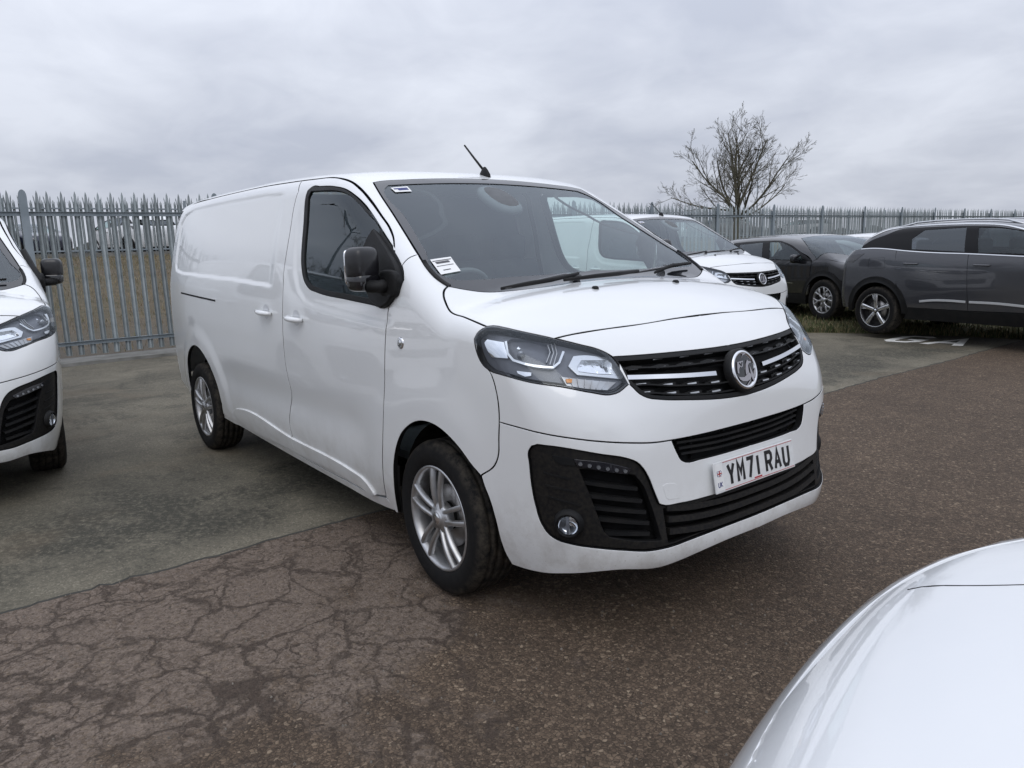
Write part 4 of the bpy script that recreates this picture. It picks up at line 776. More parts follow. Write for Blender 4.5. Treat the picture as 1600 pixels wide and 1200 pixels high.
    def gl_(nm,g,mt): obj(nm,g[0],g[1],M[mt],npl,None,False)
    hh=.079; G_={'Y':[[(0,1),(.5,.45),(1,1)],[(.5,.5),(.5,0)]],'M':[[(0,0),(0,1),(.5,.42),(1,1),(1,0)]],'7':[[(0,1),(1,1),(.35,0)]],'1':[[(.5,0),(.5,1)]],
      'R':[[(0,0),(0,1),(.75,1),(1,.86),(1,.62),(.75,.48),(0,.48)],[(.52,.48),(1,0)]],'A':[[(0,0),(.5,1),(1,0)],[(.2,.33),(.8,.33)]],'U':[[(0,1),(0,.2),(.22,0),(.78,0),(1,.2),(1,1)]]}
    x=-.182
    for chh in 'YM71 RAU':
        if chh==' ': x+=.026; continue
        wdt=.036
        for st in G_[chh]: gl_('plate_character',strokeg([(x+(0 if chh!='1' else -.008)+a*wdt,-.0375+b_*.075) for a,b_ in st],.0148,.0012,frp),'plate_ink')
        x+=.061 if chh!='1' else .040
    gl_('plate_band',prismg([(-.258,-.050),(-.214,-.050),(-.214,.050),(-.258,.050)],.0006,frp),'paper')
    gl_('plate_flag',prismg([(-.250,.004),(-.222,.004),(-.222,.026),(-.250,.026)],.0012,frp),'blue')
    fr2=(frp[0]+nrm*.0013,U,Wp,nrm)
    for st,w_,m_ in(([(-.250,.015),(-.222,.015)],.007,'paper'),([(-.236,.004),(-.236,.026)],.008,'paper'),([(-.250,.004),(-.222,.026)],.0035,'paper'),([(-.250,.026),(-.222,.004)],.0035,'paper')): gl_('flag_cross',strokeg(st,w_,.0004,fr2),m_)
    fr3=(frp[0]+nrm*.0019,U,Wp,nrm)
    for st,w_ in(([(-.250,.015),(-.222,.015)],.004),([(-.236,.004),(-.236,.026)],.0045)): gl_('flag_cross',strokeg(st,w_,.0004,fr3),'red')
    for ch_,x0 in(('U',-.2485),('K',-.2335)):
        for st in({'U':G_['U'],'K':[[(0,0),(0,1)],[(1,1),(.1,.48),(1,0)]]}[ch_]): gl_('plate_letter',strokeg([(x0+a*.010,-.036+b_*.018) for a,b_ in st],.0032,.001,frp),'blue')
    gl_('plate_line',strokeg([(-.21,.0525),(.258,.0525)],.0022,.0006,frp),'red'); gl_('plate_line',strokeg([(-.21,-.0525),(.258,-.0525)],.0022,.0006,frp),'red'); gl_('plate_maker',strokeg([(-.02,-.046),(.03,-.046)],.006,.0008,frp),'red')
    # bonnet details
    for s in(-1,1):
        q=D['p_nozzle'][0]; p=onsurf([(q[0],-abs(q[1]),q[2])],CYLX,0)[0]
        V,F=latheg([(.001,.012),(.008,.011),(.012,.006),(.013,-.002)],12,'z'); obj('washer_nozzle',[(p[0]+a*1.5,s*-p[1]*-1 if s<0 else -p[1],0) and (p[0]+a*1.4,(p[1] if s<0 else -p[1])+b_,p[2]+c) for a,b_,c in V],F,M['plastic'],v)
    for nm in('w1','w2','w3'):
        pts=[Vector(a) for a in D[nm]]; up_=Vector((.45,0,.9))
        pts=[p+up_*.012 for p in pts]
        obj('wiper_blade',*tubeg(pts,[.005,.0075,.008,.006],8,1.3),M['plastic'],v)
    pv=Vector((.085,-.15,1.318)); obj('wiper_arm',*tubeg([pv,Vector((.10,-.26,1.325)),Vector((.135,-.42,1.312)),Vector((.140,-.62,1.286))],[.015,.011,.007,.005],8,.8),M['gloss_black'],v)
    pv=Vector((.045,.49,1.332)); obj('wiper_arm',*tubeg([pv,Vector((.08,.38,1.326)),Vector((.12,.2,1.318)),Vector((.15,-.05,1.314))],[.015,.010,.007,.005],8,.8),M['gloss_black'],v)
    # stickers on the glass
    for nm,mt in(('sticker','paper'),('sticker2','paper')):
        V,F,NN=panelg(D[nm],CYLX,level=.0005,gap=0,depth=0,h=.03); stk=obj('windscreen_sticker',V,F,M[mt],ws,NN)
        a,b_,c,d=[np.array(q) for q in D[nm]]
        rows=((.15,.62,.05,.95,.006),(.28,.0,.15,.80,.016),(.5,.0,.08,.9,.004),(.78,0,.25,.62,.006)) if nm=='sticker' else ((.35,0,.1,.9,.012),(.6,0,.3,.9,.012))
        for t,_,s0_,s1_,w_ in rows:
            l0=a+(d-a)*t; l1=b_+(c-b_)*t
            V,F=ribbon([tuple(l0+(l1-l0)*s0_),tuple(l0+(l1-l0)*s1_)],CYLX,.0012,w_,.0004); obj('sticker_print',V,F,M['ink' if nm=='sticker' else 'blue'],stk,None,False)
    # roof aerial
    obj('aerial_base',*(lambda g:([(a*.048-.905,b_*.022+.07,c+1.853) for a,b_,c in g[0]],g[1]))(latheg([(1.,-.012),(.95,.004),(.55,.030),(.25,.045),(.02,.048)],20,'z')),M['plastic'],v)
    obj('aerial',*tubeg([(-.92,.07,1.888),(-1.005,.07,1.962),(-1.09,.07,2.038)],[.007,.006,.005],8),M['plastic'],v)
    # side details
    for nm,par in(('p_handle_f',doors),('p_handle_r',sides)):
        q=D[nm][0]; p=onsurf([q],SIDE,0)[0]; L_=.085
        for s_i in(0,1):
            sg=-1 if s_i==0 else 1
            hpts=[(p[0]-L_,p[1]-.004,p[2]+.006),(p[0]-L_*.8,p[1]-.026,p[2]+.004),(p[0]-.02,p[1]-.036,p[2]+.001),(p[0]+.03,p[1]-.036,p[2]-.001),(p[0]+L_*.85,p[1]-.024,p[2]-.003),(p[0]+L_,p[1]-.004,p[2]-.004)]
            g=tubeg([(a,b_ if sg<0 else -b_,c) for a,b_,c in hpts],[.014,.019,.021,.021,.019,.014],10,.72); obj('handle',*g,W,par[s_i])
            # recess cup behind the handle
            cup=[(.042*math.cos(a),.034*math.sin(a)) for a in np.linspace(0,2*math.pi,24,endpoint=False)]
            V,F=latheg([(.044,.002),(.040,.0),(.030,-.0),(.001,-.0)],24,'y'); 
            obj('handle_cup',[(p[0]+a*1.0,(p[1]-.0015) if sg<0 else -(p[1]-.0015),p[2]+.004+c*.95) for a,b_,c in V],F if sg<0 else [q_[::-1] for q_ in F],M['cup'],par[s_i])
    bothg('slide_rail',ribbon([(p[0],p[1],p[2]) for p in D['rail']],SIDE,-.001,.013,.003),M['rubber'],v)
    p=onsurf(D['p_indic'],SIDE,0)[0]; V,F=latheg([(.001,-.006),(.007,-.006),(.010,-.002),(.018,-.006),(.024,-.003),(.026,.002)],24,'y')
    bothg('door_lock',([(p[0]+a,p[1]+b_,p[2]+c) for a,b_,c in V],F),M['chrome'],v,True)
    # mirrors
    def superq(c,s,e1=.45,e2=.5,nu=24,nv=16,ry=0.,rz=0.):
        V=[];F=[]
        sp=lambda t,e:math.copysign(abs(t)**e,t)
        m=Matrix.Rotation(rz,3,'Z')@Matrix.Rotation(ry,3,'Y')
        for i in range(nv+1):
            ph=-math.pi/2+math.pi*i/nv
            for j in range(nu):
                th=2*math.pi*j/nu
                q=m@Vector((s[0]*sp(math.cos(ph),e1)*sp(math.cos(th),e2),s[1]*sp(math.cos(ph),e1)*sp(math.sin(th),e2),s[2]*sp(math.sin(ph),e1)))
                V.append((c[0]+q[0],c[1]+q[1],c[2]+q[2]))
        for i in range(nv):
            for j in range(nu): F.append((i*nu+j,i*nu+(j+1)%nu,(i+1)*nu+(j+1)%nu,(i+1)*nu+j))
        return V,F
    for s_i in(0,1):
        sg=-1 if s_i==0 else 1
        mr=empty('door_mirror',(-.25,sg*.95,1.30),0 if sg<0 else math.radians(72),v)
        def mo_(nm,g,mt,smooth=True):
            V=[(a+.25,b_+.95,c-1.30) for a,b_,c in g[0]]; F=g[1]
            if sg>0: V=[(a,-b_,c) for a,b_,c in V]; F=[q[::-1] for q in F]
            obj(nm,V,F,M[mt],mr,None,smooth)
        mo_('mirror_cap',superq((-.310,-1.030,1.402),(.052,.068,.072),.5,.55,rz=.30),'mirror')
        mo_('mirror_foot',superq((-.308,-1.028,1.328),(.050,.066,.042),.6,.5,rz=.30),'gloss_black')
        mo_('mirror_arm',tubeg([(-.28,-1.03,1.310),(-.255,-.985,1.305),(-.25,-.94,1.310)],[.040,.036,.044],12,.75),'plastic')
        mo_('mirror_base',superq((-.235,-.945,1.315),(.075,.022,.060),.6,.6),'plastic')
        mo_('mirror_glass',superq((-.352,-1.044,1.388),(.006,.058,.075),.3,.4,rz=.30),'reflector')
    # wheels, arches, underside
    for x_ in(0,-3.275):
        for s_ in(-1,1):
            wheel(v,(x_,s_*.918,.330),s_,.335,.215,.226,'van',math.radians(-2) if x_==0 else 0)
            cx=x_+(.035 if x_==0 else .16); V=[];F=[]
            n=20; R0=.405
            prof=[(math.cos(t)*R0*(1.0),math.sin(t)*R0*1.02) for t in np.linspace(-.12,math.pi+.12,n)]
            for a,b_ in prof: V+=[(cx+a,s_*.850,.33+b_),(cx+a,s_*.60,.33+b_)]
            for i in range(n-1): F.append((2*i,2*i+1,2*i+3,2*i+2) if s_>0 else (2*i,2*i+2,2*i+3,2*i+1))
            F.append(tuple(2*i+1 for i in range(n))); obj('arch_liner',V,F,M['liner'],v,None,False)
    obj('underbody',*boxg((-1.62,0,.30),(4.3,1.15,.14)),M['liner'],v,None,False)
    obj('underbody_side',*boxg((-1.56,0,.34),(1.9,1.62,.10)),M['liner'],v,None,False)
    obj('underbody_tail',*boxg((-3.80,0,.40),(.36,1.6,.10)),M['liner'],v,None,False)
    obj('engine_block',*boxg((.36,0,.60),(.72,1.1,.60)),M['liner'],v,None,False)
    # cabin
    obj('bulkhead',*prismg([(-.86,.45),(.86,.45),(.86,1.20),(.72,1.78),(-.72,1.78),(-.86,1.20)],.03,((-1.52,0,0),(0,1,0),(0,0,1),(1,0,0))),M['bulkhead'],v,None,False)
    obj('cab_floor',*boxg((-.70,0,.50),(1.6,1.6,.04)),M['dash'],v,None,False)
    V,F=join(boxg((-.28,0,1.02),(.42,1.60,.34),None,.06),boxg((-.10,0,1.17),(.52,1.50,.07),Matrix.Rotation(-.10,3,'Y'),.03)); obj('dashboard',V,F,M['dash'],v)
    obj('instrument_hood',*boxg((-.40,-.38,1.23),(.20,.40,.09),None,.035),M['dash'],v)
    for yy in(-.40,.22,.60):
        st=empty('seat',(-1.05,yy,.5),0,v)
        obj('seat_cushion',*boxg((0,0,.18),(.50,.40,.18),None,.05),M['seat'],st); obj('seat_back',*boxg((-.26,0,.55),(.14,.42,.66),Matrix.Rotation(-.20,3,'Y'),.05),M['seat'],st); obj('headrest',*boxg((-.33,0,.96),(.10,.25,.16),None,.04),M['seat'],st)
    c_=Vector((-.58,-.38,1.20)); ax=Vector((-.80,0,.60)).normalized(); u_=Vector((0,1,0)); w_=ax.cross(u_)
    pts=[c_+u_*.185*math.cos(t)+w_*.185*math.sin(t) for t in np.linspace(0,2*math.pi,33)]
    sw=obj('steering_wheel',*tubeg(pts,.014,8,1.,False),M['dash'],v)
    obj('steering_spoke',*tubeg([c_-u_*.18,c_,c_+u_*.18],.016,8),M['dash'],sw); obj('steering_hub',*tubeg([c_-ax*.05,c_+ax*.02],.065,16),M['dash'],sw)
    obj('sensor_housing',*superq((-.66,-.02,1.700),(.15,.10,.035),.8,.8,ry=.5),M['dash'],v)
    for s_ in(-1,1):
        obj('door_lining',*boxg((-.85,s_*.875,.92),(1.05,.05,.60),None,.02),M['dash'],v)
    obj('headlining',*boxg((-1.22,0,1.800),(.52,1.25,.02),None,.008),M['lining'],v)
    return v
M['badge_metal']=pm('badge_metal',(.42,.40,.41),.16,1.)
M['facets']=pm('faceted_reflector',(.88,.89,.91),.10,1.,bump=1.,bscale=38)
M['cup']=pm('handle_recess',(.60,.61,.63),.3,coat=1)
M['mirror']=pm('mirror_cap_black',(.010,.010,.012),.30,coat=.2,rvar=.12,vscale=50)
van=build_van()
tag(van,'white panel van in the middle with number plate YM71 RAU, facing right','van','white panel vans')
# ---------------------------------------------------------------- passenger car bodies
def car_surface(c):
    """c: tables of a car body (x forward from the front axle, y left, z up)"""
    Wz_=tab(c['Wz'],.04); Wx_f=tab(c['plan'],.10); Rf=tab(c['roof'],.12); Wsx=tab(c['screen'],.04); Hf=tab(c['hood'],.06); Ff=tab(c['front'],.03); Bf=tab(c['back'],.05)
    cf=c.get('fc',.22); cw=c.get('wc',.12); cb_=c.get('bc',.16); fl=c.get('flare',[])
    def g(x,y,z):
        y=np.abs(y); w=Wz_(z)-Wx_f(x)
        for ax,r in fl: w=w+.022*(1-sstep(np.hypot(x-ax,z-.34),r,r+.10))*(1-sstep(z,.75,.95))
        sd=y-w
        roof=z-(Rf(x)-.05*y**2-.16*y**4); wind=.5*(x-(Wsx(z)-cw*y**2)); hood=.95*(z-(Hf(x)-.06*y**2-.07*y**6))
        front=x-(Ff(z)-cf*y**2-.12*y**6); rear=.8*((Bf(z)+cb_*y**2)-x)
        u=smin(smax(roof,wind,.06),smax(hood,front,.10),.03); u=smax(u,rear,.08)
        return smax(smax(u,sd,c.get('rs',.07)+.14*sstep(x,.3,.8)+.12*(1-sstep(x,c['rx'],c['rx']+.5))*(1-sstep(z,.9,1.2))),.20-z,.03)
    return g
SUV=dict(Wz=[(.15,.82),(.3,.87),(.45,.905),(.7,.925),(.95,.925),(1.08,.910),(1.18,.885),(1.3,.825),(1.5,.70),(1.7,.58)],
 plan=[(-3.7,.17),(-3.4,.09),(-3.,.03),(-2.5,.005),(-1,0),(0,.0),(.3,.015),(.6,.06),(.9,.16)],
 roof=[(-3.6,1.32),(-3.2,1.455),(-2.8,1.545),(-2.2,1.58),(-1.6,1.585),(-1.1,1.56),(-.7,1.50),(-.3,1.41),(.3,1.25)],
 screen=[(.9,.60),(1.07,.28),(1.3,-.13),(1.52,-.55),(1.8,-1.1)],
 hood=[(-.2,1.16),(.2,1.115),(.5,1.06),(.75,.985),(.88,.90),(1.,.75)],
 front=[(.1,.78),(.25,.88),(.4,.92),(.7,.92),(.9,.88),(1.,.83),(1.2,.6)],
 back=[(.1,-3.31),(.3,-3.42),(.5,-3.46),(.8,-3.45),(1.0,-3.42),(1.12,-3.37),(1.25,-3.21),(1.45,-2.98),(1.65,-2.72)],
 flare=[(0,.36),(-2.675,.36)],rx=-3.6,bc=.15)
BSUV=dict(SUV,Wz=[(.15,.82),(.3,.87),(.45,.895),(.7,.915),(.95,.91),(1.02,.895),(1.12,.86),(1.3,.775),(1.5,.66),(1.7,.54)],
 roof=[(-3.6,1.28),(-3.2,1.38),(-2.8,1.43),(-2.2,1.455),(-1.6,1.46),(-1.1,1.44),(-.7,1.39),(-.3,1.30),(.3,1.15)],
 screen=[(.9,.48),(1.02,.24),(1.2,-.12),(1.38,-.52),(1.7,-1.2)],
 hood=[(-.2,1.07),(.2,1.04),(.5,.99),(.75,.92),(.88,.84),(1.,.7)],
 back=[(.1,-3.40),(.3,-3.50),(.5,-3.54),(.8,-3.53),(1.0,-3.50),(1.2,-3.40),(1.45,-3.2),(1.65,-3.0)])
M['strip']=pm('satin_strip',(.62,.63,.64),.35,.35)
# ---------------------------------------------------------------- generic car from a body surface
def inpl(a,b,x): t=(x-a[0])/(b[0]-a[0]); return (x,a[1]+(b[1]-a[1])*t)
def on_line(L_,x):
    for a,b in zip(L_[:-1],L_[1:]):
        if (a[0]-x)*(b[0]-x)<=0 and a[0]!=b[0]: return inpl(a,b,x)
    return L_[0] if abs(L_[0][0]-x)<abs(L_[-1][0]-x) else L_[-1]
def cut(L_,x0,x1):
    """part of the line (x increasing) between x0 and x1"""
    return [on_line(L_,x0)]+[p for p in L_ if x0<p[0]<x1]+[on_line(L_,x1)]
def make_car(name,cfg,d,paintm,wheel_style,h=.03,parts=True):
    SURF['f']=car_surface(cfg); c=empty(name)
    S=Dom('side'); CX=Dom('cylx',az=.6); CF=Dom('cyl',ax=-.35); CR=Dom('cyl',ax=-2.45)
    s3=lambda pts:[(x,-.9,z) for x,z in pts]
    def P3(pts,dom=S): return [tuple(p) for p in surf_cast(*dom.ray(np.array(pts,float)))]
    belt,top=d['belt'],d['top']; gB,gR,gA=d['gB'],d['gR'],d['gA']; wb=d['wb']
    arc=lambda cx,r,a0,a1,n=16:[(cx+r*math.cos(a),.345+r*math.sin(a)*.98) for a in np.linspace(a0,a1,n)]
    zs=d['sill']; ro,ri=d['ro'],d['ri']
    # --- doors, split at the gaps
    fa=math.acos(max(-1,min(1,(gR[1]-(-wb))/ro))) if gR[1]>-wb-ro else 0
    arR=[p for p in arc(-wb,ro,0.05,math.pi*.5)]             # front quarter of the rear arch, from sill up
    rd_top=cut(belt,gR[0],gB[0])
    k=[p for p in arR if p[0]>gR[1]]
    rd=rd_top+[(gB[1],zs),(max(k[0][0],-wb+ro)+.01,zs)]+k
    dr=panel('rear_door',s3(rd),S,paintm,c,h=h)
    fd=cut(belt,gB[0],gA[0])+[(gA[1],zs+.02),(gB[1],zs)]
    df=panel('front_door',s3(fd),S,paintm,c,h=h)
    # --- rear body: quarter and tail down to the bumper
    b0=belt[0]; ar=arc(-wb,ro,math.pi*.5,math.pi-.05)
    kk=[p for p in arc(-wb,ro,.05,math.pi*.5) if p[0]<=gR[1]]
    qz=[(gR[0],)+on_line(belt,gR[0])[1:]]
    q3=P3([p for p in belt if p[0]<gR[0]][::-1]+[]) if True else []
    tail=[(-3.2,-.55,b0[1]-.06),(-3.4,-.02,b0[1]-.08),(-3.45,-.02,.40),(-3.2,-.7,.36)]
    tail=[tuple(surf_cast(*CR.ray(CR.uv([p])))[0]) for p in tail]
    out_=P3([on_line(belt,gR[0])])+q3+tail+P3([(-wb-ro+.01,.36)]+ar[::-1]+kk[::-1])
    rb=panel('rear_body',out_,CR,paintm,c,h=h)
    # --- front body: wings and bumper in one skin
    hz=d['hood_side']                                          # (x,y,z) line between bonnet and wing, from the screen to the nose
    nose=d['nose']
    arF=arc(0,ro,math.pi-.05,.05,22)
    fo=P3([on_line(belt,gA[0]+.01)])+[tuple(surf_cast(*CX.ray(CX.uv([p])))[0]) for p in hz]+[tuple(surf_cast(*CF.ray(CF.uv([p])))[0]) for p in ((.8,-.3,nose+.01),(.9,-.0,nose+.02),(.9,0,.30),(.8,-.5,.29),(.6,-.78,.30))]+P3([(ro+.02,.33)]+arF[::-1]+[(gA[1]+.01,zs+.02)])
    fbp=panel('front_body',fo,CF,paintm,c,'join',h=h,seal_or_shade=False)
    ho=[tuple(surf_cast(*CX.ray(CX.uv([p])))[0]) for p in [(d['cowl'],0,1.1)]+[(d['cowl']-.06,-.4,1.1)]+hz[:1]]+[tuple(surf_cast(*CX.ray(CX.uv([p])))[0]) for p in hz[1:]]+[tuple(surf_cast(*CF.ray(CF.uv([p])))[0]) for p in ((.8,-.3,nose+.01),(.9,0,nose+.02))]
    panel('bonnet',ho,CX,paintm,c,'join',h=h*1.3,gap=.001,seal_or_shade=False)
    ul=[tuple(surf_cast(*CX.ray(CX.uv([p])))[0]) for p in [(d['cowl']-.01,0,1.1),(d['cowl']-.07,-.4,1.1),(hz[0][0]+.02,-.80,1.0),(.25,-.85,1.0),(.52,-.80,.95),(.68,-.67,.9),(.79,-.45,.9),(.86,-.2,.9),(.875,0,.9)]]
    panel('bonnet_frame',ul,CX,paintm,c,'join',h=h*1.6,gap=0,depth=0,level=-.005)
    # --- roof, screens
    sc_t,sc_b=d['screen_t'],d['screen_b']; tp=[p for p in top]
    wr=[tuple(surf_cast(*CX.ray(CX.uv([p])))[0]) for p in [(sc_t[0],0,1.5),(sc_t[0],-.35,1.5),sc_t]]
    up=P3(tp[::-1])
    rf=panel('roof',wr+[u for u in up if u[0]<sc_t[0]+.02]+[tuple(surf_cast(*CX.ray(CX.uv([p])))[0]) for p in [(tp[0][0]-.02,-.55,1.4),(tp[0][0]-.10,0,1.45)]],CX,d.get('roof_mat',paintm),c,'join',h=h*1.5)
    ap=[u for u in up if u[0]>=sc_t[0]-.05]
    sb=[tuple(surf_cast(*CX.ray(CX.uv([p])))[0]) for p in [(d['cowl'],0,1.1),(d['cowl']-.06,-.4,1.1),sc_b]]
    panel('windscreen',sb+[tuple(surf_cast(*CX.ray(CX.uv([((sc_t[0]+sc_b[0])/2,(sc_t[1]+sc_b[1])/2,(sc_t[2]+sc_b[2])/2)])))[0])]+wr[::-1],CX,d.get('screen_mat',M['glass']),c,'join',level=-.002,depth=0,h=.08)
    # pillar between screen and door window
    pil=[tuple(surf_cast(*CX.ray(CX.uv([p])))[0]) for p in [sc_t,((sc_t[0]+sc_b[0])/2,(sc_t[1]+sc_b[1])/2,(sc_t[2]+sc_b[2])/2),sc_b]]
    panel('screen_pillar',pil+P3([on_line(belt,gA[0]+.02)])+P3(tp[::-1][:d.get('np',2)+1]),CX,paintm,c,h=h*1.2)
    rs=[tuple(surf_cast(*CR.ray(CR.uv([p])))[0]) for p in [(-3.2,-.52,b0[1]-.03),(-3.35,-.02,b0[1]-.05)]]+[tuple(surf_cast(*CX.ray(CX.uv([p])))[0]) for p in [(tp[0][0]-.13,-.02,1.4),(tp[0][0]-.05,-.52,1.4)]]
    SURF_r=Dom('front',x0=-4.2,sg=-1); panel('rear_window',rs,SURF_r,M['privacy'],c,depth=0,h=.08)
    # --- side windows in a black frame
    fr_o=[p for p in belt if p[0]<=gA[0]]+[on_line(belt,gA[0])]+tp[::-1]
    fo_=[];
    for p in fr_o:
        if not fo_ or math.hypot(p[0]-fo_[-1][0],p[1]-fo_[-1][1])>.01: fo_.append(p)
    wins=d['windows']
    V,F,NN=panelg(s3(fo_),S,level=.001,holes=[s3(w) for w,_ in wins],gap=.002,depth=.01,h=h*1.2)
    both('window_frame',V,F,M['frame_black'],c,NN)
    for w,mt in wins:
        V,F,NN=panelg(s3(w),S,level=-.003,gap=-.004,depth=0,h=.08); both('side_window',V,F,M[mt],c,NN)
    # --- black cladding, arches, sills
    for cx in(0,-wb):
        a0=(0.05,math.pi-.05)
        o_=arc(cx,ro+.004,a0[0]-.1,a0[1]+.1,24)+arc(cx,ri,a0[1]+.1,a0[0]-.1,24)
        panel('arch_trim',s3(o_),S,M['plastic'],c,level=.006,gap=0,depth=.03,h=h)
    panel('sill_trim',s3([(-wb+ro+.0,zs-.005),(gB[1],zs-.005),(gA[1],zs+.013),(-ri-.0,zs+.013),(-ri-.02,.25),(-wb+ri+.02,.25)]),S,M['plastic'],c,level=.004,gap=.001,depth=.03,h=h*1.3)
    # --- lamps, handles, mirrors
    for L_,mt,nm in d.get('lamps',[]):
        dm=CR if nm=='rear_lamp' else CF; V,F,NN=panelg(L_,dm,level=.004,gap=0,depth=.012,h=.03); both(nm,V,F,M[mt],c,NN)
    for (hx,hz_),par in zip(d['handles'],(dr,df)):
        p=P3([(hx,hz_)])[0]
        for s_i in(0,1):
            sg=1 if s_i==0 else -1
            obj('door_handle',*tubeg([(p[0]-.11,sg*(p[1]+.0),p[2]),(p[0]-.08,sg*(p[1]-.028),p[2]),(p[0]+.07,sg*(p[1]-.028),p[2]-.004),(p[0]+.11,sg*p[1],p[2]-.004)],[.010,.015,.015,.010],8,.8),d.get('handle_mat',paintm),par[s_i])
    mx,my,mz=d['mirror']
    for s_ in(-1,1):
        V,F=boxg((mx,s_*(my+.10),mz),(.11,.21,.15),Matrix.Rotation(s_*-.2,3,'Z'),.045); V2,F2=tubeg([(mx-.01,s_*(my-.06),mz-.05),(mx,s_*(my+.04),mz-.045)],.025,8)
        obj('door_mirror',*join((V,F),(V2,F2)),M['gloss_black'],c)
    for L_,w_,t_,mt,nm,lv in d.get('strips',[]):
        bothg(nm,ribbon([(x,-.9,z) for x,z in L_],S,lv,w_,t_,.06),M[mt],c)
    if d.get('rail'):
        r3=P3(d['rail']); n=len(r3); ln=[(p[0],p[1]+.0,p[2]+(.0 if i in(0,n-1) else .022)) for i,p in enumerate(r3)]
        V,F=tubeg(ln,.013,8); both('roof_rail',V,F,M['satin'],c)
    # --- wheels and underside, cabin
    for x_ in(0,-wb):
        for s_ in(-1,1):
            wheel(c,(x_,s_*d.get('wy',.885),d['R']),s_,d['R'],.22,d['rim'],wheel_style)
            V=[];F=[];n=14
            for i,t in enumerate(np.linspace(0,math.pi,n)):
                a,b_=math.cos(t)*(ri+.01),math.sin(t)*(ri+.01); V+=[(x_+a,s_*.87,.345+b_),(x_+a,s_*.56,.345+b_)]
            for i in range(n-1): F.append((2*i,2*i+1,2*i+3,2*i+2) if s_>0 else (2*i,2*i+2,2*i+3,2*i+1))
            F.append(tuple(2*i+1 for i in range(n))); obj('arch_liner',V,F,M['liner'],c,None,False)
    obj('underbody',*boxg((-1.3,0,.30),(3.9,1.05,.16)),M['liner'],c,None,False); obj('underbody_side',*boxg((-1.33,0,.33),(1.75,1.55,.12)),M['liner'],c,None,False); obj('engine_block',*boxg((.35,0,.58),(.8,1.05,.5)),M['liner'],c,None,False); obj('boot_floor',*boxg((-2.95,0,.62),(.7,1.05,.40)),M['liner'],c,None,False)
    if parts:
        obj('dashboard',*boxg((-.15,0,.90),(.50,1.45,.22),None,.05),M['dash'],c)
        for xx in(-1.15,-2.0):
            for yy in(-.37,.37):
                st=empty('seat',(xx,yy,.45),0,c); obj('seat_cushion',*boxg((0,0,.12),(.5,.46,.18),None,.05),M['seat'],st); obj('seat_back',*boxg((-.26,0,.42),(.14,.46,.62),Matrix.Rotation(-.22,3,'Y'),.05),M['seat'],st); obj('headrest',*boxg((-.34,0,.80),(.10,.25,.16),None,.04),M['seat'],st)
        obj('cab_floor',*boxg((-1.4,0,.42),(2.3,1.45,.04)),M['dash'],c,None,False)
    return c
gd=dict(wb=2.675,belt=[(-3.01,1.225),(-2.8,1.232),(-2.55,1.222),(-2.33,1.20),(-1.92,1.17),(-1.37,1.148),(-.7,1.115),(-.2,1.09),(.0,1.075)],
 top=[(-3.0,1.26),(-2.88,1.34),(-2.67,1.415),(-2.49,1.485),(-2.17,1.500),(-1.7,1.500),(-1.42,1.492),(-1.16,1.475),(-.81,1.415),(-.45,1.29),(-.12,1.13)],
 gB=(-1.38,-1.33),gR=(-2.41,-2.33),gA=(-.13,-.33),sill=.415,ro=.495,ri=.415,hood_side=[(.045,-.795,1.08),(.35,-.80,1.05),(.6,-.70,1.0),(.75,-.55,.95)],nose=.90,cowl=.30,
 screen_t=(-.60,-.58,1.5),screen_b=(.03,-.79,1.08),np=2,handles=[(-2.15,1.02),(-1.185,1.005)],mirror=(-.22,.88,1.14),
 windows=[([(-2.19,1.215),(-2.24,1.35),(-2.11,1.465),(-1.54,1.482),(-1.44,1.17)],'privacy'),([(-1.26,1.16),(-1.38,1.475),(-1.07,1.455),(-.80,1.40),(-.48,1.27),(-.26,1.125)],'side_glass')],
 lamps=[([(-3.2,-.85,1.07),(-3.16,-.84,1.14),(-2.92,-.86,1.16),(-3.04,-.87,1.07),(-3.10,-.87,1.03),(-3.19,-.86,1.04)],'smoke_lens','rear_lamp'),([(.45,-.80,.93),(.62,-.72,.90),(.72,-.60,.86),(.72,-.58,.76),(.58,-.74,.80)],'smoke_lens','headlight')],
 strips=[([(-3.0,1.222),(-2.8,1.230),(-2.55,1.218),(-2.33,1.196),(-1.92,1.166),(-1.37,1.144),(-.7,1.110),(-.2,1.085)],.014,.006,'chrome','belt_strip',.001),
  ([(-2.92,1.385),(-2.71,1.478),(-2.53,1.507),(-2.19,1.525),(-1.8,1.527),(-1.44,1.517),(-1.08,1.488),(-.82,1.43),(-.45,1.305)],.026,.006,'alloy_bright','roof_strip',.001),
  ([(-1.99,.510),(-1.8,.532),(-1.58,.538),(-1.36,.532)],.030,.010,'strip','door_strip',.002),([(-1.31,.532),(-.97,.530),(-.65,.512),(-.40,.49)],.030,.010,'strip','door_strip',.002),
  ([(-2.82,.955),(-2.82,1.09),(-2.57,1.10),(-2.54,.955),(-2.80,.952)],.005,.0015,'gloss_black','fuel_flap',.0),],
 rail=[(-2.56,1.515),(-2.41,1.552),(-2.13,1.565),(-1.75,1.567),(-1.39,1.558),(-1.13,1.535),(-.92,1.50)],R=.345,rim=.242,wy=.905)
grey_car=make_car('grey_car',SUV,gd,M['grey_paint'],'bicolour',.026)
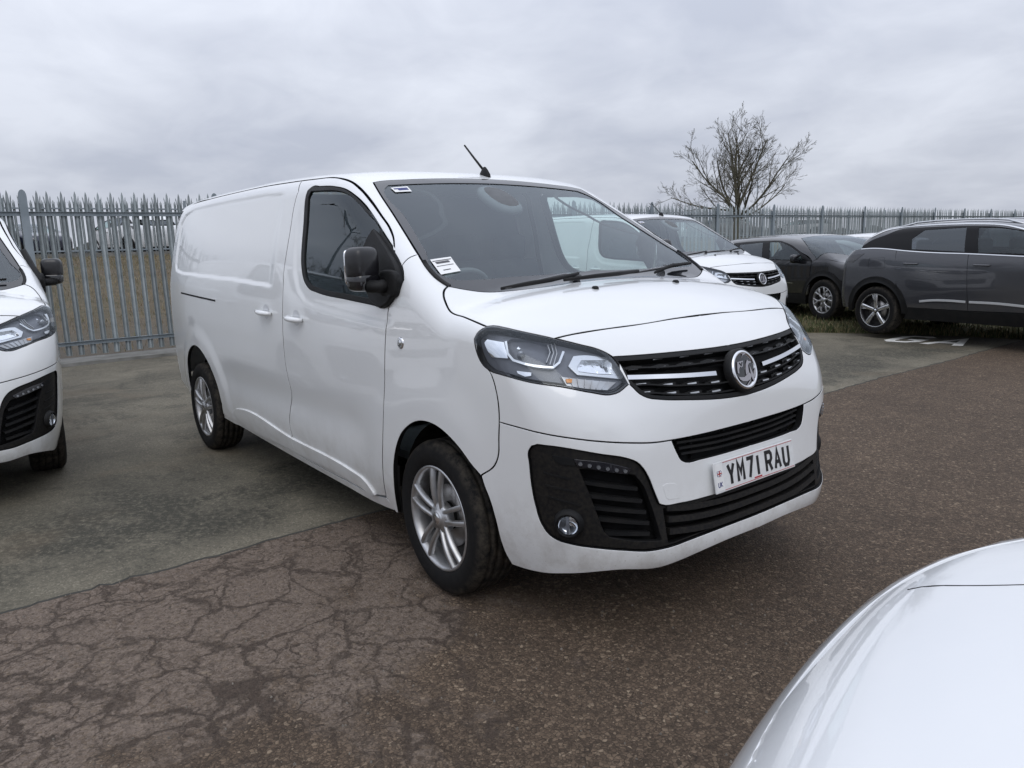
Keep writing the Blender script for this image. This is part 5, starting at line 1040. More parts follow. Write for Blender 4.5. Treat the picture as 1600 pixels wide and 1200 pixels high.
bd=dict(gd,belt=[(-3.1,1.06),(-2.6,1.045),(-1.9,1.02),(-1.35,1.005),(-1.06,1.0),(-.33,.985),(-.05,.975)],
 top=[(-3.05,1.14),(-2.9,1.25),(-2.75,1.30),(-2.46,1.325),(-1.67,1.345),(-1.24,1.335),(-.94,1.265),(-.63,1.145),(-.30,1.01)],
 gB=(-1.52,-1.47),gR=(-2.45,-2.33),gA=(-.29,-.34),hood_side=[(-.165,-.845,1.0),(.05,-.85,1.0),(.3,-.82,.98),(.6,-.70,.93),(.75,-.55,.88)],nose=.83,cowl=.26,screen_t=(-.90,-.62,1.4),screen_b=(-.18,-.84,1.0),np=3,
 handles=[(-2.2,.90),(-1.25,.90)],mirror=(-.62,.86,1.03),
 windows=[([(-2.32,1.05),(-2.42,1.29),(-1.74,1.325),(-1.60,1.03)],'privacy'),([(-1.38,1.02),(-1.55,1.325),(-1.26,1.315),(-.97,1.245),(-.68,1.13),(-.45,1.005)],'side_glass')],
 lamps=[([(.45,-.80,.86),(.62,-.72,.84),(.72,-.60,.80),(.72,-.58,.70),(.58,-.74,.74)],'smoke_lens','headlight'),([(-3.2,-.85,.97),(-3.16,-.84,1.03),(-2.95,-.86,1.03),(-3.10,-.87,.93)],'red_lens','rear_lamp')],
 strips=[([(-.93,.615),(-.72,.605)],.010,.004,'chrome','door_strip',.002)],rail=None,rim=.222)
black_car=make_car('black_car',BSUV,bd,M['black_paint'],'multi',.03)
tag(grey_car,'dark grey metallic SUV with silver roof rails, nearest car on the grass','car','cars on the grass'); grey_car.location=(.083,8.75,.055); grey_car.rotation_euler=(0,0,-.181)
tag(black_car,'black crossover with silver wheels between the white van and the grey SUV','car','cars on the grass'); black_car.location=(-3.834,10.251,.085); black_car.rotation_euler=(0,0,-.317)
# ---------------------------------------------------------------- ground
def gnodes(name,rough=.9):
    m,t,b=newmat(name); b.inputs['Roughness'].default_value=rough; b.inputs['Specular IOR Level'].default_value=.3
    N=t.nodes.new; L=t.links.new; c=N('ShaderNodeTexCoord')
    def noise(s,d=5,r=.6,dist=0.,vec=None):
        n=N('ShaderNodeTexNoise'); n.inputs['Scale'].default_value=s; n.inputs['Detail'].default_value=d; n.inputs['Roughness'].default_value=r; n.inputs['Distortion'].default_value=dist; L(vec or c.outputs['Object'],n.inputs['Vector']); return n.outputs[0]
    def vor(s,feat='F1',vec=None,out='Color'):
        v=N('ShaderNodeTexVoronoi'); v.inputs['Scale'].default_value=s; v.feature=feat; L(vec or c.outputs['Object'],v.inputs['Vector']); return v.outputs[out]
    def rng_(x,a,b_,lo=0.,hi=1.,sm=False):
        r=N('ShaderNodeMapRange'); r.inputs[1].default_value=a; r.inputs[2].default_value=b_; r.inputs[3].default_value=lo; r.inputs[4].default_value=hi
        if sm: r.interpolation_type='SMOOTHSTEP'
        L(x,r.inputs[0]); return r.outputs[0]
    def mix(f_,a,b_,mode='MIX'):
        x=N('ShaderNodeMix'); x.data_type='RGBA'; x.blend_type=mode
        for v,i in((f_,0),(a,6),(b_,7)):
            if isinstance(v,(int,float)): x.inputs[i].default_value=v
            elif isinstance(v,tuple): x.inputs[i].default_value=(*v,1)
            else: L(v,x.inputs[i])
        return x.outputs[2]
    def math_(op,a,b_=0.):
        x=N('ShaderNodeMath'); x.operation=op
        for v,i in((a,0),(b_,1)):
            if isinstance(v,(int,float)): x.inputs[i].default_value=v
            else: L(v,x.inputs[i])
        return x.outputs[0]
    def ramp(x,els):
        r=N('ShaderNodeValToRGB'); e=r.color_ramp.elements; e[0].position,e[0].color=els[0][0],(*els[0][1],1); e[1].position,e[1].color=els[-1][0],(*els[-1][1],1)
        for p,col in els[1:-1]: k_=e.new(p); k_.color=(*col,1)
        L(x,r.inputs[0]); return r.outputs[0]
    def bump(h_,st,dist,prev=None):
        bp=N('ShaderNodeBump'); bp.inputs['Strength'].default_value=st; bp.inputs['Distance'].default_value=dist; L(h_,bp.inputs['Height'])
        if prev: L(prev,bp.inputs['Normal'])
        return bp.outputs[0]
    def sep(x):
        s=N('ShaderNodeSeparateXYZ'); L(x,s.inputs[0]); return s.outputs
    return m,b,L,c,noise,vor,rng_,mix,math_,ramp,bump,sep
def brown_asphalt():
    m,b,L,c,noise,vor,rng_,mix,math_,ramp,bump,sep=gnodes('brown_asphalt',.8); t=m.node_tree
    xyz=sep(c.outputs['Object'])
    def warp(vec,s,a):
        n=t.nodes.new('ShaderNodeTexNoise'); n.inputs['Scale'].default_value=s; n.inputs['Detail'].default_value=5; n.inputs['Roughness'].default_value=.65; L(vec,n.inputs['Vector'])
        x=t.nodes.new('ShaderNodeVectorMath'); x.operation='MULTIPLY_ADD'; L(n.outputs['Color'],x.inputs[0]); x.inputs[1].default_value=(a,a,0); L(vec,x.inputs[2]); return x.outputs[0]
    P0=warp(c.outputs['Object'],60,.012)
    # rolled chippings of two sizes in dark binder
    c1=sep(vor(72,'F1',P0)); e1=vor(72,'DISTANCE_TO_EDGE',P0,'Distance'); c2=sep(vor(150,'F1',P0))
    chips=ramp(c1[0],[(0,(0.0556,0.0408,0.0293)),(.35,(0.0944,0.0679,0.0480)),(.70,(0.1355,0.0986,0.0694)),(.92,(0.1814,0.1360,0.0969)),(1,(0.2660,0.2097,0.1516))])
    small=ramp(c2[1],[(0,(0.0483,0.0351,0.0253)),(.6,(0.1016,0.0736,0.0519)),(.95,(0.1633,0.1212,0.0861)),(1,(0.2418,0.1872,0.1349))])
    base=mix(rng_(c1[2],.45,.55),chips,small)
    base=mix(rng_(e1,.10,.02,0,.75),base,(0.0363,0.0272,0.0196))
    base=mix(1.,base,ramp(noise(.55,5,.65,.3),[(.3,(.78,.76,.75)),(.7,(1.22,1.20,1.17))]),'MULTIPLY')
    base=mix(1.,base,ramp(noise(5,5,.7),[(.3,(.82,.81,.80)),(.7,(1.18,1.17,1.15))]),'MULTIPLY')
    # worn sandy skin by the joint, broken into patches
    w1=math_('ADD',math_('MULTIPLY',rng_(xyz[0],2.1,-.7,sm=True),rng_(xyz[1],-.1,-1.1,sm=True)),rng_(noise(1.6,7,.68,.5),.25,.75,-.62,.42))
    worn=rng_(w1,.36,.70,sm=True)
    wc=mix(rng_(noise(45,6,.75),.3,.7),(0.1102,0.0835,0.0668),(0.2550,0.2011,0.1603)); wc=mix(rng_(c2[0],.55,.75,0,.6),wc,small); wc=mix(rng_(c1[1],.80,.9,0,.7),wc,chips)
    base=mix(math_('MULTIPLY',worn,.92),base,wc)
    # alligator cracks filled with dark brown dirt, ragged and of uneven width
    Pw=warp(warp(c.outputs['Object'],1.7,.42),9,.10)
    d1=vor(3.6,'DISTANCE_TO_EDGE',Pw,'Distance'); d2=vor(9.5,'DISTANCE_TO_EDGE',Pw,'Distance')
    wob=math_('MULTIPLY',math_('SUBTRACT',noise(34,7,.82),.5),.20); wid=rng_(noise(2.1,4,.6),.35,.70,-.035,.032)
    k1=rng_(math_('SUBTRACT',math_('ADD',d1,wob),wid),.050,.0); k2=math_('MULTIPLY',rng_(math_('SUBTRACT',math_('ADD',d2,wob),wid),.055,.0),rng_(noise(1.4,4,.6,.4),.36,.54))
    crk=math_('MULTIPLY',math_('MAXIMUM',k1,math_('MULTIPLY',k2,.9)),rng_(w1,.22,.55,sm=True))
    dirt=mix(rng_(noise(60,5,.75),.35,.65),(0.0367,0.0255,0.0191),(0.0867,0.0618,0.0458))
    base=mix(math_('MULTIPLY',crk,.88),base,dirt)
    L(base,b.inputs['Base Color'])
    h_=math_('ADD',math_('MULTIPLY',e1,1.6),math_('MULTIPLY',crk,-.9)); L(bump(h_,.9,.006,bump(noise(260,4,.65),.6,.003)),b.inputs['Normal']); return m
def grey_asphalt():
    m,b,L,c,noise,vor,rng_,mix,math_,ramp,bump,sep=gnodes('grey_asphalt',.8)
    xyz=sep(c.outputs['Object']); c1=sep(vor(120)); e1=vor(120,'DISTANCE_TO_EDGE',None,'Distance')
    base=ramp(c1[0],[(0,(0.0895,0.0812,0.0634)),(.5,(0.1519,0.1366,0.1072)),(.9,(0.2170,0.1944,0.1531)),(1,(0.3661,0.3261,0.2625))])
    base=mix(.5,base,ramp(noise(34,7,.75),[(.3,(0.0949,0.0861,0.0666)),(.72,(0.2034,0.1821,0.1421))]))
    base=mix(1.,base,ramp(noise(.45,5,.62,.4),[(.32,(.66,.66,.64)),(.68,(1.20,1.19,1.15))]),'MULTIPLY')
    base=mix(1.,base,ramp(noise(2.6,6,.7,.3),[(.32,(.78,.78,.77)),(.68,(1.15,1.15,1.13))]),'MULTIPLY')
    # worn-through dark patches, thickest along the edge; brown dust; tyre bands
    edge=math_('MULTIPLY',rng_(xyz[0],-3.0,-1.7,sm=True),rng_(xyz[0],-1.16,-1.5,sm=True))
    pat=rng_(noise(1.5,8,.74,.7),.50,.60,sm=True); fine=rng_(noise(26,7,.8),.40,.56)
    dk=math_('MULTIPLY',math_('ADD',math_('MULTIPLY',pat,.62),math_('MULTIPLY',math_('MULTIPLY',edge,rng_(noise(1.1,5,.65,.4),.34,.52)),.95)),fine)
    base=mix(math_('MINIMUM',dk,.86),base,(0.0353,0.0344,0.0262))
    base=mix(math_('MULTIPLY',rng_(noise(.7,4,.6,.3),.50,.66,sm=True),.35),base,(0.1559,0.1206,0.0809))
    band=math_('MULTIPLY',rng_(math_('ABSOLUTE',math_('SINE',math_('MULTIPLY',xyz[1],1.05))),.35,.05,sm=True),rng_(noise(3,6,.7),.35,.6)); base=mix(math_('MULTIPLY',band,.28),base,(0.0475,0.0419,0.0328))
    L(base,b.inputs['Base Color']); L(bump(e1,.6,.004,bump(noise(11,7,.75),.35,.012)),b.inputs['Normal']); return m
def soil(name,cols,s=1.,bs=.6):
    m,b,L,c,noise,vor,rng_,mix,math_,ramp,bump,sep=gnodes(name,.95)
    base=mix(rng_(noise(.7*s,6,.65,.4),.35,.65),cols[0],cols[1]); base=mix(rng_(noise(6*s,7,.75),.42,.62),base,cols[2]); base=mix(rng_(noise(28*s,6,.8),.5,.66),base,cols[3])
    if name=='rough_ground': base=mix(math_('MULTIPLY',rng_(sep(c.outputs['Object'])[0],-15.5,-12.0,sm=True),.65),base,mix(noise(9,6,.7),(.075,.066,.056),(.125,.108,.090)))
    L(base,b.inputs['Base Color']); L(bump(noise(30*s,7,.75),bs,.03),b.inputs['Normal']); return m
def fillpoly(name,pts,z,mat,**k):
    V=[(x,y,z) for x,y in pts]; return tag(obj(name,V,[tuple(range(len(V)))],mat,None,None,False),**k)
# the land: flat round the yard, a bank behind the fence up to a higher yard, level to the horizon
def land_z(x,y):
    t=min(max((-10.6-x)/(26-10.6),0),1); t=t*t*(3-2*t); return -.03+1.56*t
xs=[-900,-400,-200,-100,-60,-45,-35]+[-30+.75*i for i in range(27)]+[-9.5,-5,0,10,40,120,400]; ys=[-700,-300,-120,-60]+[-40+2.0*i for i in range(51)]+[70,90,130,300,900]
V=[(x,y,land_z(x,y)+(rng.uniform(-.03,.03) if -30<x<-10.8 and -40<y<61 else 0)) for x in xs for y in ys]; ny=len(ys)
F=[(i*ny+j,(i+1)*ny+j,(i+1)*ny+j+1,i*ny+j+1) for i in range(len(xs)-1) for j in range(ny-1)]
tag(obj('ground',V,F,soil('rough_ground',[(.105,.082,.060),(.085,.080,.048),(.140,.110,.072),(.055,.050,.034)],.8)),kind='structure')
GE=[(-9.6,7.5),(-6.2,7.8),(-3.75,8.37),(-3.2,8.68),(-2.5,9.0),(-1.87,9.2),(-1.12,9.32)]        # edge of the grass
jt=[]; jy=-12.
while jy<9.2: jt.append((-1.10+random.gauss(0,.009)+.012*math.sin(jy*2.1),jy)); jy+=random.uniform(.03,.09)
fillpoly('parking_bay',[(-9.42,-40),(-1.10,-40)]+jt+[(-1.10,9.30)]+GE[::-1][1:-1]+[(-9.42,7.5)],.0,grey_asphalt(),kind='structure')
fillpoly('car_park_aisle',[(-1.25,-60),(45,-60),(45,30.5),(-.9,9.42),(-1.25,9.25)],-.006,brown_asphalt(),kind='structure')
# sealed joint along the change of surface: irregular dark lip
V=[];F=[]
for a in jt: V+=[(a[0],a[1],.0),(a[0]+.012,a[1],-.012)]
for i in range(len(jt)-1): F.append((2*i,2*i+1,2*i+3,2*i+2))
tag(obj('parking_bay_edge',V,F,pm('joint_tar',(.055,.054,.048),.9),None,None,False),kind='structure')
# kerb under the fence
kb=pm('concrete',(.20,.195,.18),.9,var=.35,vscale=5,vcol=(.12,.118,.105),bump=.5,bscale=60)
V=[];F=[]; yy=list(np.arange(-40,62,.6))
for y in yy: V+=[(-9.40+random.uniform(-.012,.012),y,-.02),(-9.41,y,.045),(-9.98,y,.055),(-9.99,y,-.05)]
for i in range(len(yy)-1):
    for j in range(3): F.append((4*i+j,4*i+4+j,4*i+5+j,4*i+1+j))
tag(obj('fence_kerb',V,[q[::-1] for q in F],kb,None,None,False),kind='structure')
# raised grass verge on the right
def verge_z(x,y): 
    d=(y-np.interp(x,[p[0] for p in GE]+[5,40],[p[1] for p in GE]+[12.2,28.8])); return .004+.075*min(max(d/.9,0),1)**.8
gx=np.arange(-9.4,30,.35); gyv=np.linspace(0,1,34)
V=[];F=[]
for x in gx:
    y0=np.interp(x,[p[0] for p in GE]+[5,40],[p[1] for p in GE]+[12.2,28.8])
    for t in gyv:
        y=y0+(t**1.7)*40+random.uniform(-.05,.05)*(1 if 0<t else .8); z=verge_z(x,y)+(random.uniform(-.012,.012) if t>0 else -.004); V.append((x,y,z))
for i in range(len(gx)-1):
    for j in range(33): F.append((i*34+j,(i+1)*34+j,(i+1)*34+j+1,i*34+j+1))
tag(obj('grass_verge',V,F,soil('verge_turf',[(.075,.092,.034),(.12,.115,.055),(.155,.128,.078),(.050,.052,.026)],2.2,.9)),kind='structure')
# grass blades on the verge and straw along the bank foot
def blades(name,n,area,h0,h1,cols,label,zf,dens=None):
    V=[];F=[];fm=[]
    for i in range(n):
        x,y=area()
        z=zf(x,y); hh=random.uniform(h0,h1); a=random.uniform(0,2*math.pi); w=random.uniform(.003,.007); lx,ly=random.gauss(0,.4)*hh,random.gauss(0,.4)*hh; b=len(V)
        c,s=math.cos(a)*w,math.sin(a)*w
        V+=[(x-c,y-s,z-.01),(x+c,y+s,z-.01),(x+lx*.4+c*.7,y+ly*.4+s*.7,z+hh*.6),(x+lx*.4-c*.7,y+ly*.4-s*.7,z+hh*.6),(x+lx,y+ly,z+hh)]
        F+=[(b,b+1,b+2,b+3),(b+3,b+2,b+4)]; k_=random.choices(range(len(cols)),[c_[1] for c_ in cols])[0]; fm+=[k_,k_]
    tag(obj(name,V,F,[c_[0] for c_ in cols],None,None,False,fm),label,'grass',kind='stuff')
gc=[(pm('grass_green',(.075,.105,.030),.8),5),(pm('grass_olive',(.11,.11,.045),.8),4),(pm('grass_straw',(.27,.215,.12),.85),5),(pm('grass_dark',(.035,.045,.018),.8),3)]
tuft=[(random.uniform(-6,6),random.random()**1.4*4.5) for _ in range(520)]
def va():
    if random.random()<.55:
        tx,td=random.choice(tuft); x=random.gauss(tx,.10); d=abs(random.gauss(td,.10))
    else: x=random.uniform(-6.5,8); d=random.random()**1.6*5
    return x,float(np.interp(x,[p[0] for p in GE]+[5,40],[p[1] for p in GE]+[12.2,28.8]))+d+.02
blades('grass',52000,va,.02,.11,gc,'short rough grass and straw on the verge under the parked cars',lambda x,y:verge_z(x,y))
bc=[(gc[2][0],4),(gc[1][0],3),(pm('grass_brown',(.15,.11,.06),.9),4)]
blades('bank_grass',22000,lambda:(-10.3-15.5*random.random()**.6,random.uniform(-6,9)),.03,.13,bc,'dry brown grass on the bank behind the fence',land_z)
# loose stones on the tarmac
gv,gf=[],[]
def stone(x,y,z,r):
    b=len(gv); a0=random.uniform(0,6.28)
    for k_ in range(6): a=a0+k_*1.047; q=r*random.uniform(.75,1.2); gv.append((x+q*math.cos(a),y+q*.8*math.sin(a),z))
    for k_ in range(6): a=a0+.3+k_*1.047; q=r*random.uniform(.4,.7); gv.append((x+q*math.cos(a),y+q*.8*math.sin(a),z+r*random.uniform(.5,.9)))
    for k_ in range(6): gf.append((b+k_,b+(k_+1)%6,b+6+(k_+1)%6,b+6+k_))
    gf.append(tuple(b+6+k_ for k_ in range(6)))
for i in range(1500):
    if i<700: x,y,z=random.uniform(-1.0,2.6),random.uniform(-3.2,.2),-.006
    elif i<1100: x,y,z=-1.1+abs(random.gauss(0,.06)),random.uniform(-4,9),-.006
    else: x,y,z=random.uniform(-9.3,-1.2),random.uniform(-5,8),0.
    if i>=1300: x,y,z=-9.35+abs(random.gauss(0,.12)),random.uniform(-5,7),0.
    stone(x,y,z,random.uniform(.002,.0065)*(1.3 if i>=1300 else 1))
tag(obj('loose_gravel',gv,gf,pm('stone_chips',(.20,.175,.145),.9,var=.5,vscale=40,vcol=(.07,.062,.052)),None,None,False),'small loose stones scattered over the tarmac','gravel',kind='stuff')
# painted bay letters
wp=pm('road_paint',(.80,.79,.75),.7,var=.3,vscale=25,vcol=(.55,.54,.50))
def wxy(px,py): return px,py
o=Vector((-2.44,8.10,.0045)); U=Vector((.97,.16,0)).normalized(); W=Vector((.02,1,0)).normalized()
ga=empty('bay_marking',tuple(o)); tag(ga,'white painted letters GA on the grey asphalt by the grass','road marking')
fr=((0,0,0),tuple(U),tuple(W),(0,0,1))
obj('painted_letter',*strokeg([(.36,.60),(.28,.70),(.10,.70),(.03,.60),(.03,.10),(.10,.0),(.27,.0),(.36,.10),(.36,.30),(.20,.30)],.125,.001,fr),wp,ga,None,False)
fa=(tuple(U*.55-W*.06),tuple(U),tuple(W),(0,0,1))
obj('painted_letter',*strokeg([(.0,-.03),(.20,.72),(.40,-.03)],.125,.001,fa),wp,ga,None,False)
obj('painted_crossbar',*strokeg([(.10,.22),(.30,.22)],.11,.0016,fa),wp,ga,None,False)
# ---------------------------------------------------------------- palisade fence
M['galv']=pm('galvanised_steel',(.36,.395,.405),.50,.30,var=.30,vscale=7,vcol=(.26,.295,.305),rvar=.15)
M['galv2']=pm('galvanised_post',(.27,.31,.34),.55,.25,var=.35,vscale=4,vcol=(.20,.235,.26))
def vary(m,lo,hi):
    t=m.node_tree; b=t.nodes['Principled BSDF']; src=b.inputs['Base Color'].links[0].from_socket
    oi=t.nodes.new('ShaderNodeObjectInfo'); oi.name='Object Info'; r=t.nodes.new('ShaderNodeMapRange'); r.inputs[3].default_value=lo; r.inputs[4].default_value=hi; t.links.new(oi.outputs['Random'],r.inputs[0])
    sc_=t.nodes.new('ShaderNodeVectorMath'); sc_.operation='SCALE'; t.links.new(src,sc_.inputs[0]); t.links.new(r.outputs[0],sc_.inputs['Scale']); t.links.new(sc_.outputs[0],b.inputs['Base Color'])
vary(M['galv'],.80,1.25)
def pale_geo():
    # W section, three points at the top, the middle one highest and the outer two splayed
    sec=[(-.038,.014),(-.025,-.006),(-.009,.014),(.009,.014),(.025,-.006),(.038,.014)]; V=[];F=[]
    for z in(.10,2.24): V+=[(dx,y,z) for y,dx in sec]
    for j in range(5): F.append((j,j+1,j+7,j+6))
    b=len(V); V+=[(-.006,-.046,2.325),(.002,-.030,2.315),(.0,-.043,2.36), (.012,-.013,2.375),(.012,.013,2.375),(.012,0,2.425), (.002,.030,2.315),(-.006,.046,2.325),(.0,.043,2.36)]
    F+=[(6,7,b+1,b),(b,b+1,b+2),(8,9,b+4,b+3),(b+3,b+4,b+5),(7,8,b+3),(9,10,b+4),(10,11,b+7,b+6),(b+6,b+7,b+8)]
    return V,F
FX=-9.86
fence=empty('palisade_fence',(FX,-1.2,0)); tag(fence,'galvanised steel palisade fence behind the vans','fence')
pg=mkmesh('pale',*pale_geo(),M['galv'],None,False)
pitch=.1565; n0=-26; n1=252
for i in range(n0,n1):
    o_=bpy.data.objects.new('pale',pg); o_.location=(0+random.uniform(-.003,.003),i*pitch,random.uniform(-.008,.008)); o_.rotation_euler=(random.gauss(0,.006)+(random.choice([0]*14+[.02,-.022])),random.gauss(0,.004),random.uniform(-.07,.07)); link(o_,fence)
pm_=mkmesh('post',*join(boxg((.055,0,1.17),(.012,.100,2.34)),prismg([(.05*math.cos(a),2.34+.09*max(0,math.sin(a))) for a in np.linspace(0,math.pi,9)],.012,((.049,0,0),(0,1,0),(0,0,1),(1,0,0))),boxg((-.0,0,1.1),(.09,.010,2.3))),M['galv2'],None,False)
for i in range(-1,16):
    o_=bpy.data.objects.new('post',pm_); o_.location=(.012,i*2.56,0); link(o_,fence)
    for z in(2.105,.27):
        V,F=join(boxg((.034,1.28,z),(.008,2.54,.055)),boxg((.050,1.28,z+.0285),(.034,2.54,.005))); 
        if i==-1 and z>1: rm=mkmesh('rail_top',V,F,M['galv2'],None,False)
        if i==-1 and z<1: rm2=mkmesh('rail_low',V,F,M['galv2'],None,False)
        o2=bpy.data.objects.new('rail',rm if z>1 else rm2); o2.location=(.0,i*2.56,0); link(o2,fence)
bolt=mkmesh('fence_bolt',*boxg((0,0,0),(.012,.016,.016)),M['galv2'],None,False)
# second fence on top of the bank: too far to pick its pales apart
V,F=[],[]
pv,pf=pale_geo()
for i in range(-160,420):
    b=len(V); y=i*.157; V+=[(p[0],p[1]+y,p[2]*.80) for p in pv]; F+=[tuple(j+b for j in q) for q in pf]
f2=empty('far_palisade_fence',(-26.5,0,1.50)); tag(f2,'second palisade fence on top of the bank, in front of the far parked cars','fence')
k2=obj('pale',V,F,M['galv'],f2,None,False); k2['kind']='stuff'
for z in(1.66,.28): obj('rail',*boxg((.04,20,z),(.04,91,.05)),M['galv2'],f2,None,False)
for i in range(-9,24): obj('post',*boxg((.07,i*2.75,.98),(.05,.09,1.96)),M['galv2'],f2,None,False)
V,F=boxg((-26.5,20,1.60),(.25,130,.20)); tag(obj('far_kerb',V,F,kb,None,None,False),kind='structure')
# ---------------------------------------------------------------- bare trees
bark=pm('bark',(.105,.088,.066),.9,var=.5,vscale=12,vcol=(.085,.088,.052),bump=.6,bscale=60)
def bare_tree(name,loc,H,rad,seed,label,trunk_h,levels=4):
    R_=random.Random(seed); t=empty(name,loc); tr=[];tw=[]
    def limb(p,d,l,r,lev):
        n=7 if lev==1 else (5 if lev==2 else 3 if lev<5 else 2); pts=[p.copy()]; q=p.copy(); dd=d.copy(); rr=[r]
        for i in range(n):
            dd=(dd+Vector((R_.gauss(0,.075),R_.gauss(0,.075),R_.gauss(0,.06)+.055))).normalized(); q=q+dd*(l/n); pts.append(q.copy()); rr.append(max(.0036,r*(1-.72*(i+1)/n)))
        (tr if lev<2 else tw).append(tubeg(pts,rr,7 if lev<2 else (5 if lev<3 else 3),1.,False))
        if lev>=levels: return
        nb=(7,5,4,3)[lev-1]
        for k_ in range(nb):
            f_=.22+.78*(k_+R_.random())/nb; x=min(f_,.999)*n; i=int(x); b_=pts[i].lerp(pts[i+1],x-i); dr=(pts[i+1]-pts[i]).normalized()
            ax=dr.orthogonal().normalized(); ax.rotate(Matrix.Rotation(R_.uniform(0,6.283),3,dr)); nd=dr.copy(); nd.rotate(Matrix.Rotation(R_.uniform(.38,.80),3,ax))
            limb(b_,nd,l*(.60-.26*f_)*R_.uniform(.75,1.2),max(.0036,rr[i]*.56),lev+1)
    top=Vector((R_.uniform(-.06,.06),R_.uniform(-.06,.06),trunk_h))
    tr.append(tubeg([Vector((0,0,-.1)),Vector((0,0,.15)),Vector((.03,.0,trunk_h*.55)),top],[.20,.145,.125,.12],10,1.,False))
    nl=13
    for k_ in range(nl):
        u_=k_/(nl-1); a=k_*2.399+R_.uniform(-.25,.25); tilt=.05+1.40*u_**.9
        l=1/math.sqrt((math.sin(tilt)/rad)**2+(math.cos(tilt)/H)**2)*R_.uniform(.84,1.02)
        d=Vector((math.cos(a)*math.sin(tilt),math.sin(a)*math.sin(tilt),math.cos(tilt))); limb(top+Vector((0,0,R_.uniform(-.45,.25)*(1-u_*.3))),d,l,.058-.016*u_,1)
    obj('trunk',*join(*tr),bark,t); obj('crown',*join(*tw),bark,t); tag(t,label,'tree','bare trees'); return t
bare_tree('bare_tree',(-13.6,20.3,.15),2.95,2.55,23,'bare winter tree behind the fence above the black car',2.25,5)
bare_tree('bare_tree',(-14.5,-7.6,.2),2.8,2.5,5,'bare winter tree behind the fence, seen mirrored in the van door window',1.7)
# ---------------------------------------------------------------- lamp posts
def lamp_post(loc,H,label,arm=1.):
    t=empty('lamp_post',loc); obj('pole',*tubeg([(0,0,0),(0,0,H*.5),(0,0,H)],[.085,.07,.05],10),M['galv2'],t)
    for s in(-1,1):
        obj('lamp_arm',*tubeg([(0,0,H),(0,s*arm*.9,H+.12)],.03,8),M['galv2'],t); obj('lamp_head',*boxg((0,s*arm*1.15,H+.14),(.26,.62,.10),None,.03),M['plastic'],t)
    tag(t,label,'lamp post','lamp posts')
lamp_post((-28,-12.6,1.6),7.0,'twin lamp post mirrored in the van door window')
lamp_post((-58,87.5,1.6),11.5,'thin far lamp post standing behind the bare tree',.45)
# ---------------------------------------------------------------- the other vans
van_l=copy_tree(van,None,('number_plate',)); van_l.location=(-3.57,-2.75,0); van_l.rotation_euler=(0,0,-.025); tag(van_l,'white panel van cut off by the left edge of the picture','van','white panel vans')
for o_ in van_l.children:
    if o_.name.startswith('door_mirror'): o_.rotation_euler=(0,0,0)
van_r=copy_tree(van,None,('number_plate',)); van_r.location=(-4.02,6.19,0); van_r.rotation_euler=(0,0,.012); tag(van_r,'white panel van parked behind the middle van, next to the black car','van','white panel vans')
# ---------------------------------------------------------------- more cars
def recolour(root,pm_new,old):
    for o_ in [root]+list(root.children_recursive):
        if o_.type=='MESH':
            for sl_ in o_.material_slots:
                if sl_.material is old: sl_.link='OBJECT'; sl_.material=pm_new
paints={k_:paint(k_+'_car_paint',c_,.3,fl) for k_,c_,fl in(('silver',(.34,.35,.36),.6),('blue',(.03,.10,.32),.3),('red',(.30,.02,.02),.2),('navy',(.012,.016,.035),.3),('stone',(.18,.17,.16),.4))}
paints['white']=M['white_clean']; paints['black']=M['black_paint']; paints['grey']=M['grey_paint']
def park(src,old,col,loc,rz,label,group):
    c_=copy_tree(src,None,('seat','dashboard','cab_floor','brake_disc','engine_block') if loc[0]<-20 else ()); c_.location=loc; c_.rotation_euler=(0,0,rz)
    if paints[col] is not old: recolour(c_,paints[col],old)
    tag(c_,label,'car',group); return c_
park(black_car,M['black_paint'],'white',(-4.75,16.0,.09),-.18,'white car half hidden behind the grey SUV, only its roof showing','cars on the grass')
park(black_car,M['black_paint'],'black',(-4.2,13.0,.0),-.30,'black car between the black crossover and the white roofed car, mostly hidden','cars on the grass')

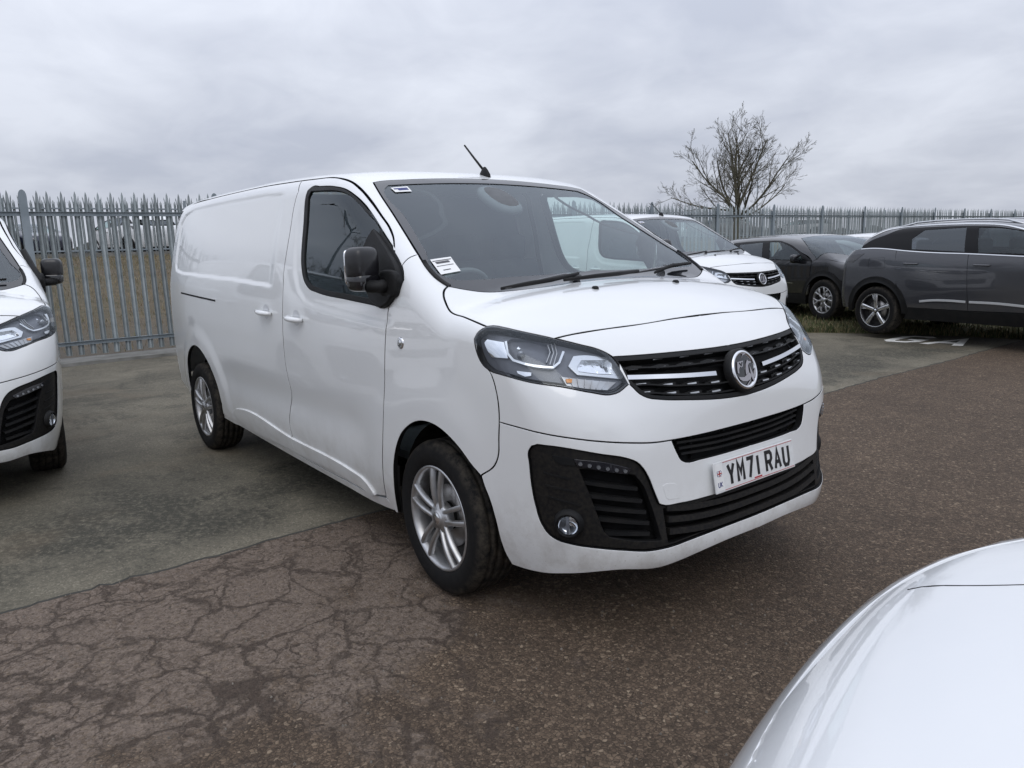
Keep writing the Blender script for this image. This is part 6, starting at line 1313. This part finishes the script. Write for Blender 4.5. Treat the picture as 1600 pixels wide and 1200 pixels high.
# white car facing the van, beside the camera
fg=park(grey_car,M['grey_paint'],'white',(3.048,-1.801,.0295),3.5007,'white car bonnet in the bottom right corner, close to the camera','cars in the aisle')
SURF['f']=car_surface(SUV); bothg('bonnet_seam',ribbon([(.717,-.522,.968),(.66,-.504,.995),(.597,-.491,1.015),(.4,-.50,1.06),(.2,-.56,1.09)],Dom('cylx',az=.6),-.0004,.0028,.0007,.02),M['rubber'],fg)
# cars on the higher yard behind the far fence
FAR=[(-3.6,'silver','silver car at the far left behind both fences, mostly hidden by the left van'),(-1.0,'grey','dark grey SUV behind both fences, seen over the left van mirror'),(1.5,'navy','navy blue car behind both fences, between the dark grey SUV and the white car'),
 (4.1,'white','white car behind both fences, just left of the middle van'),(6.6,'black','black car behind both fences, next to the back corner of the middle van'),
 (29.5,'red','red car behind the fence near the bare tree trunk'),(32.2,'silver','silver car behind the fence right of the bare tree trunk'),(35.0,'blue','blue car behind the fence above the black crossover'),(38.0,'white','white car behind the fence above the black crossover bonnet'),(41.0,'stone','beige car behind the fence left of the grey SUV roof'),(44.2,'navy','navy car behind the fence above the grey SUV back'),(47.5,'silver','silver car behind the fence at the far right, above the grey SUV roof rail'),(51.0,'white','white car behind the fence, farthest to the right')]
for i,(y_,cn,lb) in enumerate(FAR):
    src,old=(grey_car,M['grey_paint']) if i%2 else (black_car,M['black_paint'])
    park(src,old,cn,(-31.0+random.uniform(-.4,.4),y_,1.50),(math.pi if i%3==0 else 0)+random.uniform(-.06,.06)+.30,lb,'far parked cars')
# low hedge line far behind
V,F=[],[]; hm=pm('far_hedge',(.045,.048,.040),.95,var=.4,vscale=.5,bump=.5,bscale=3)
ys_=np.arange(-160,330,2.5)
for i,y in enumerate(ys_):
    h_=3.0+1.1*math.sin(i*.7)+random.uniform(-.7,.9); V+=[(-130+random.uniform(-1.5,1.5),y,1.2),(-131+random.uniform(-1.5,1.5),y,1.2+h_*.7),(-134,y,1.2+h_)]
for i in range(len(ys_)-1):
    for j in range(2): F.append((3*i+j,3*i+3+j,3*i+4+j,3*i+1+j))
tag(obj('far_hedge',V,F,hm),'low dark hedge far behind the parked cars','hedge',kind='stuff')
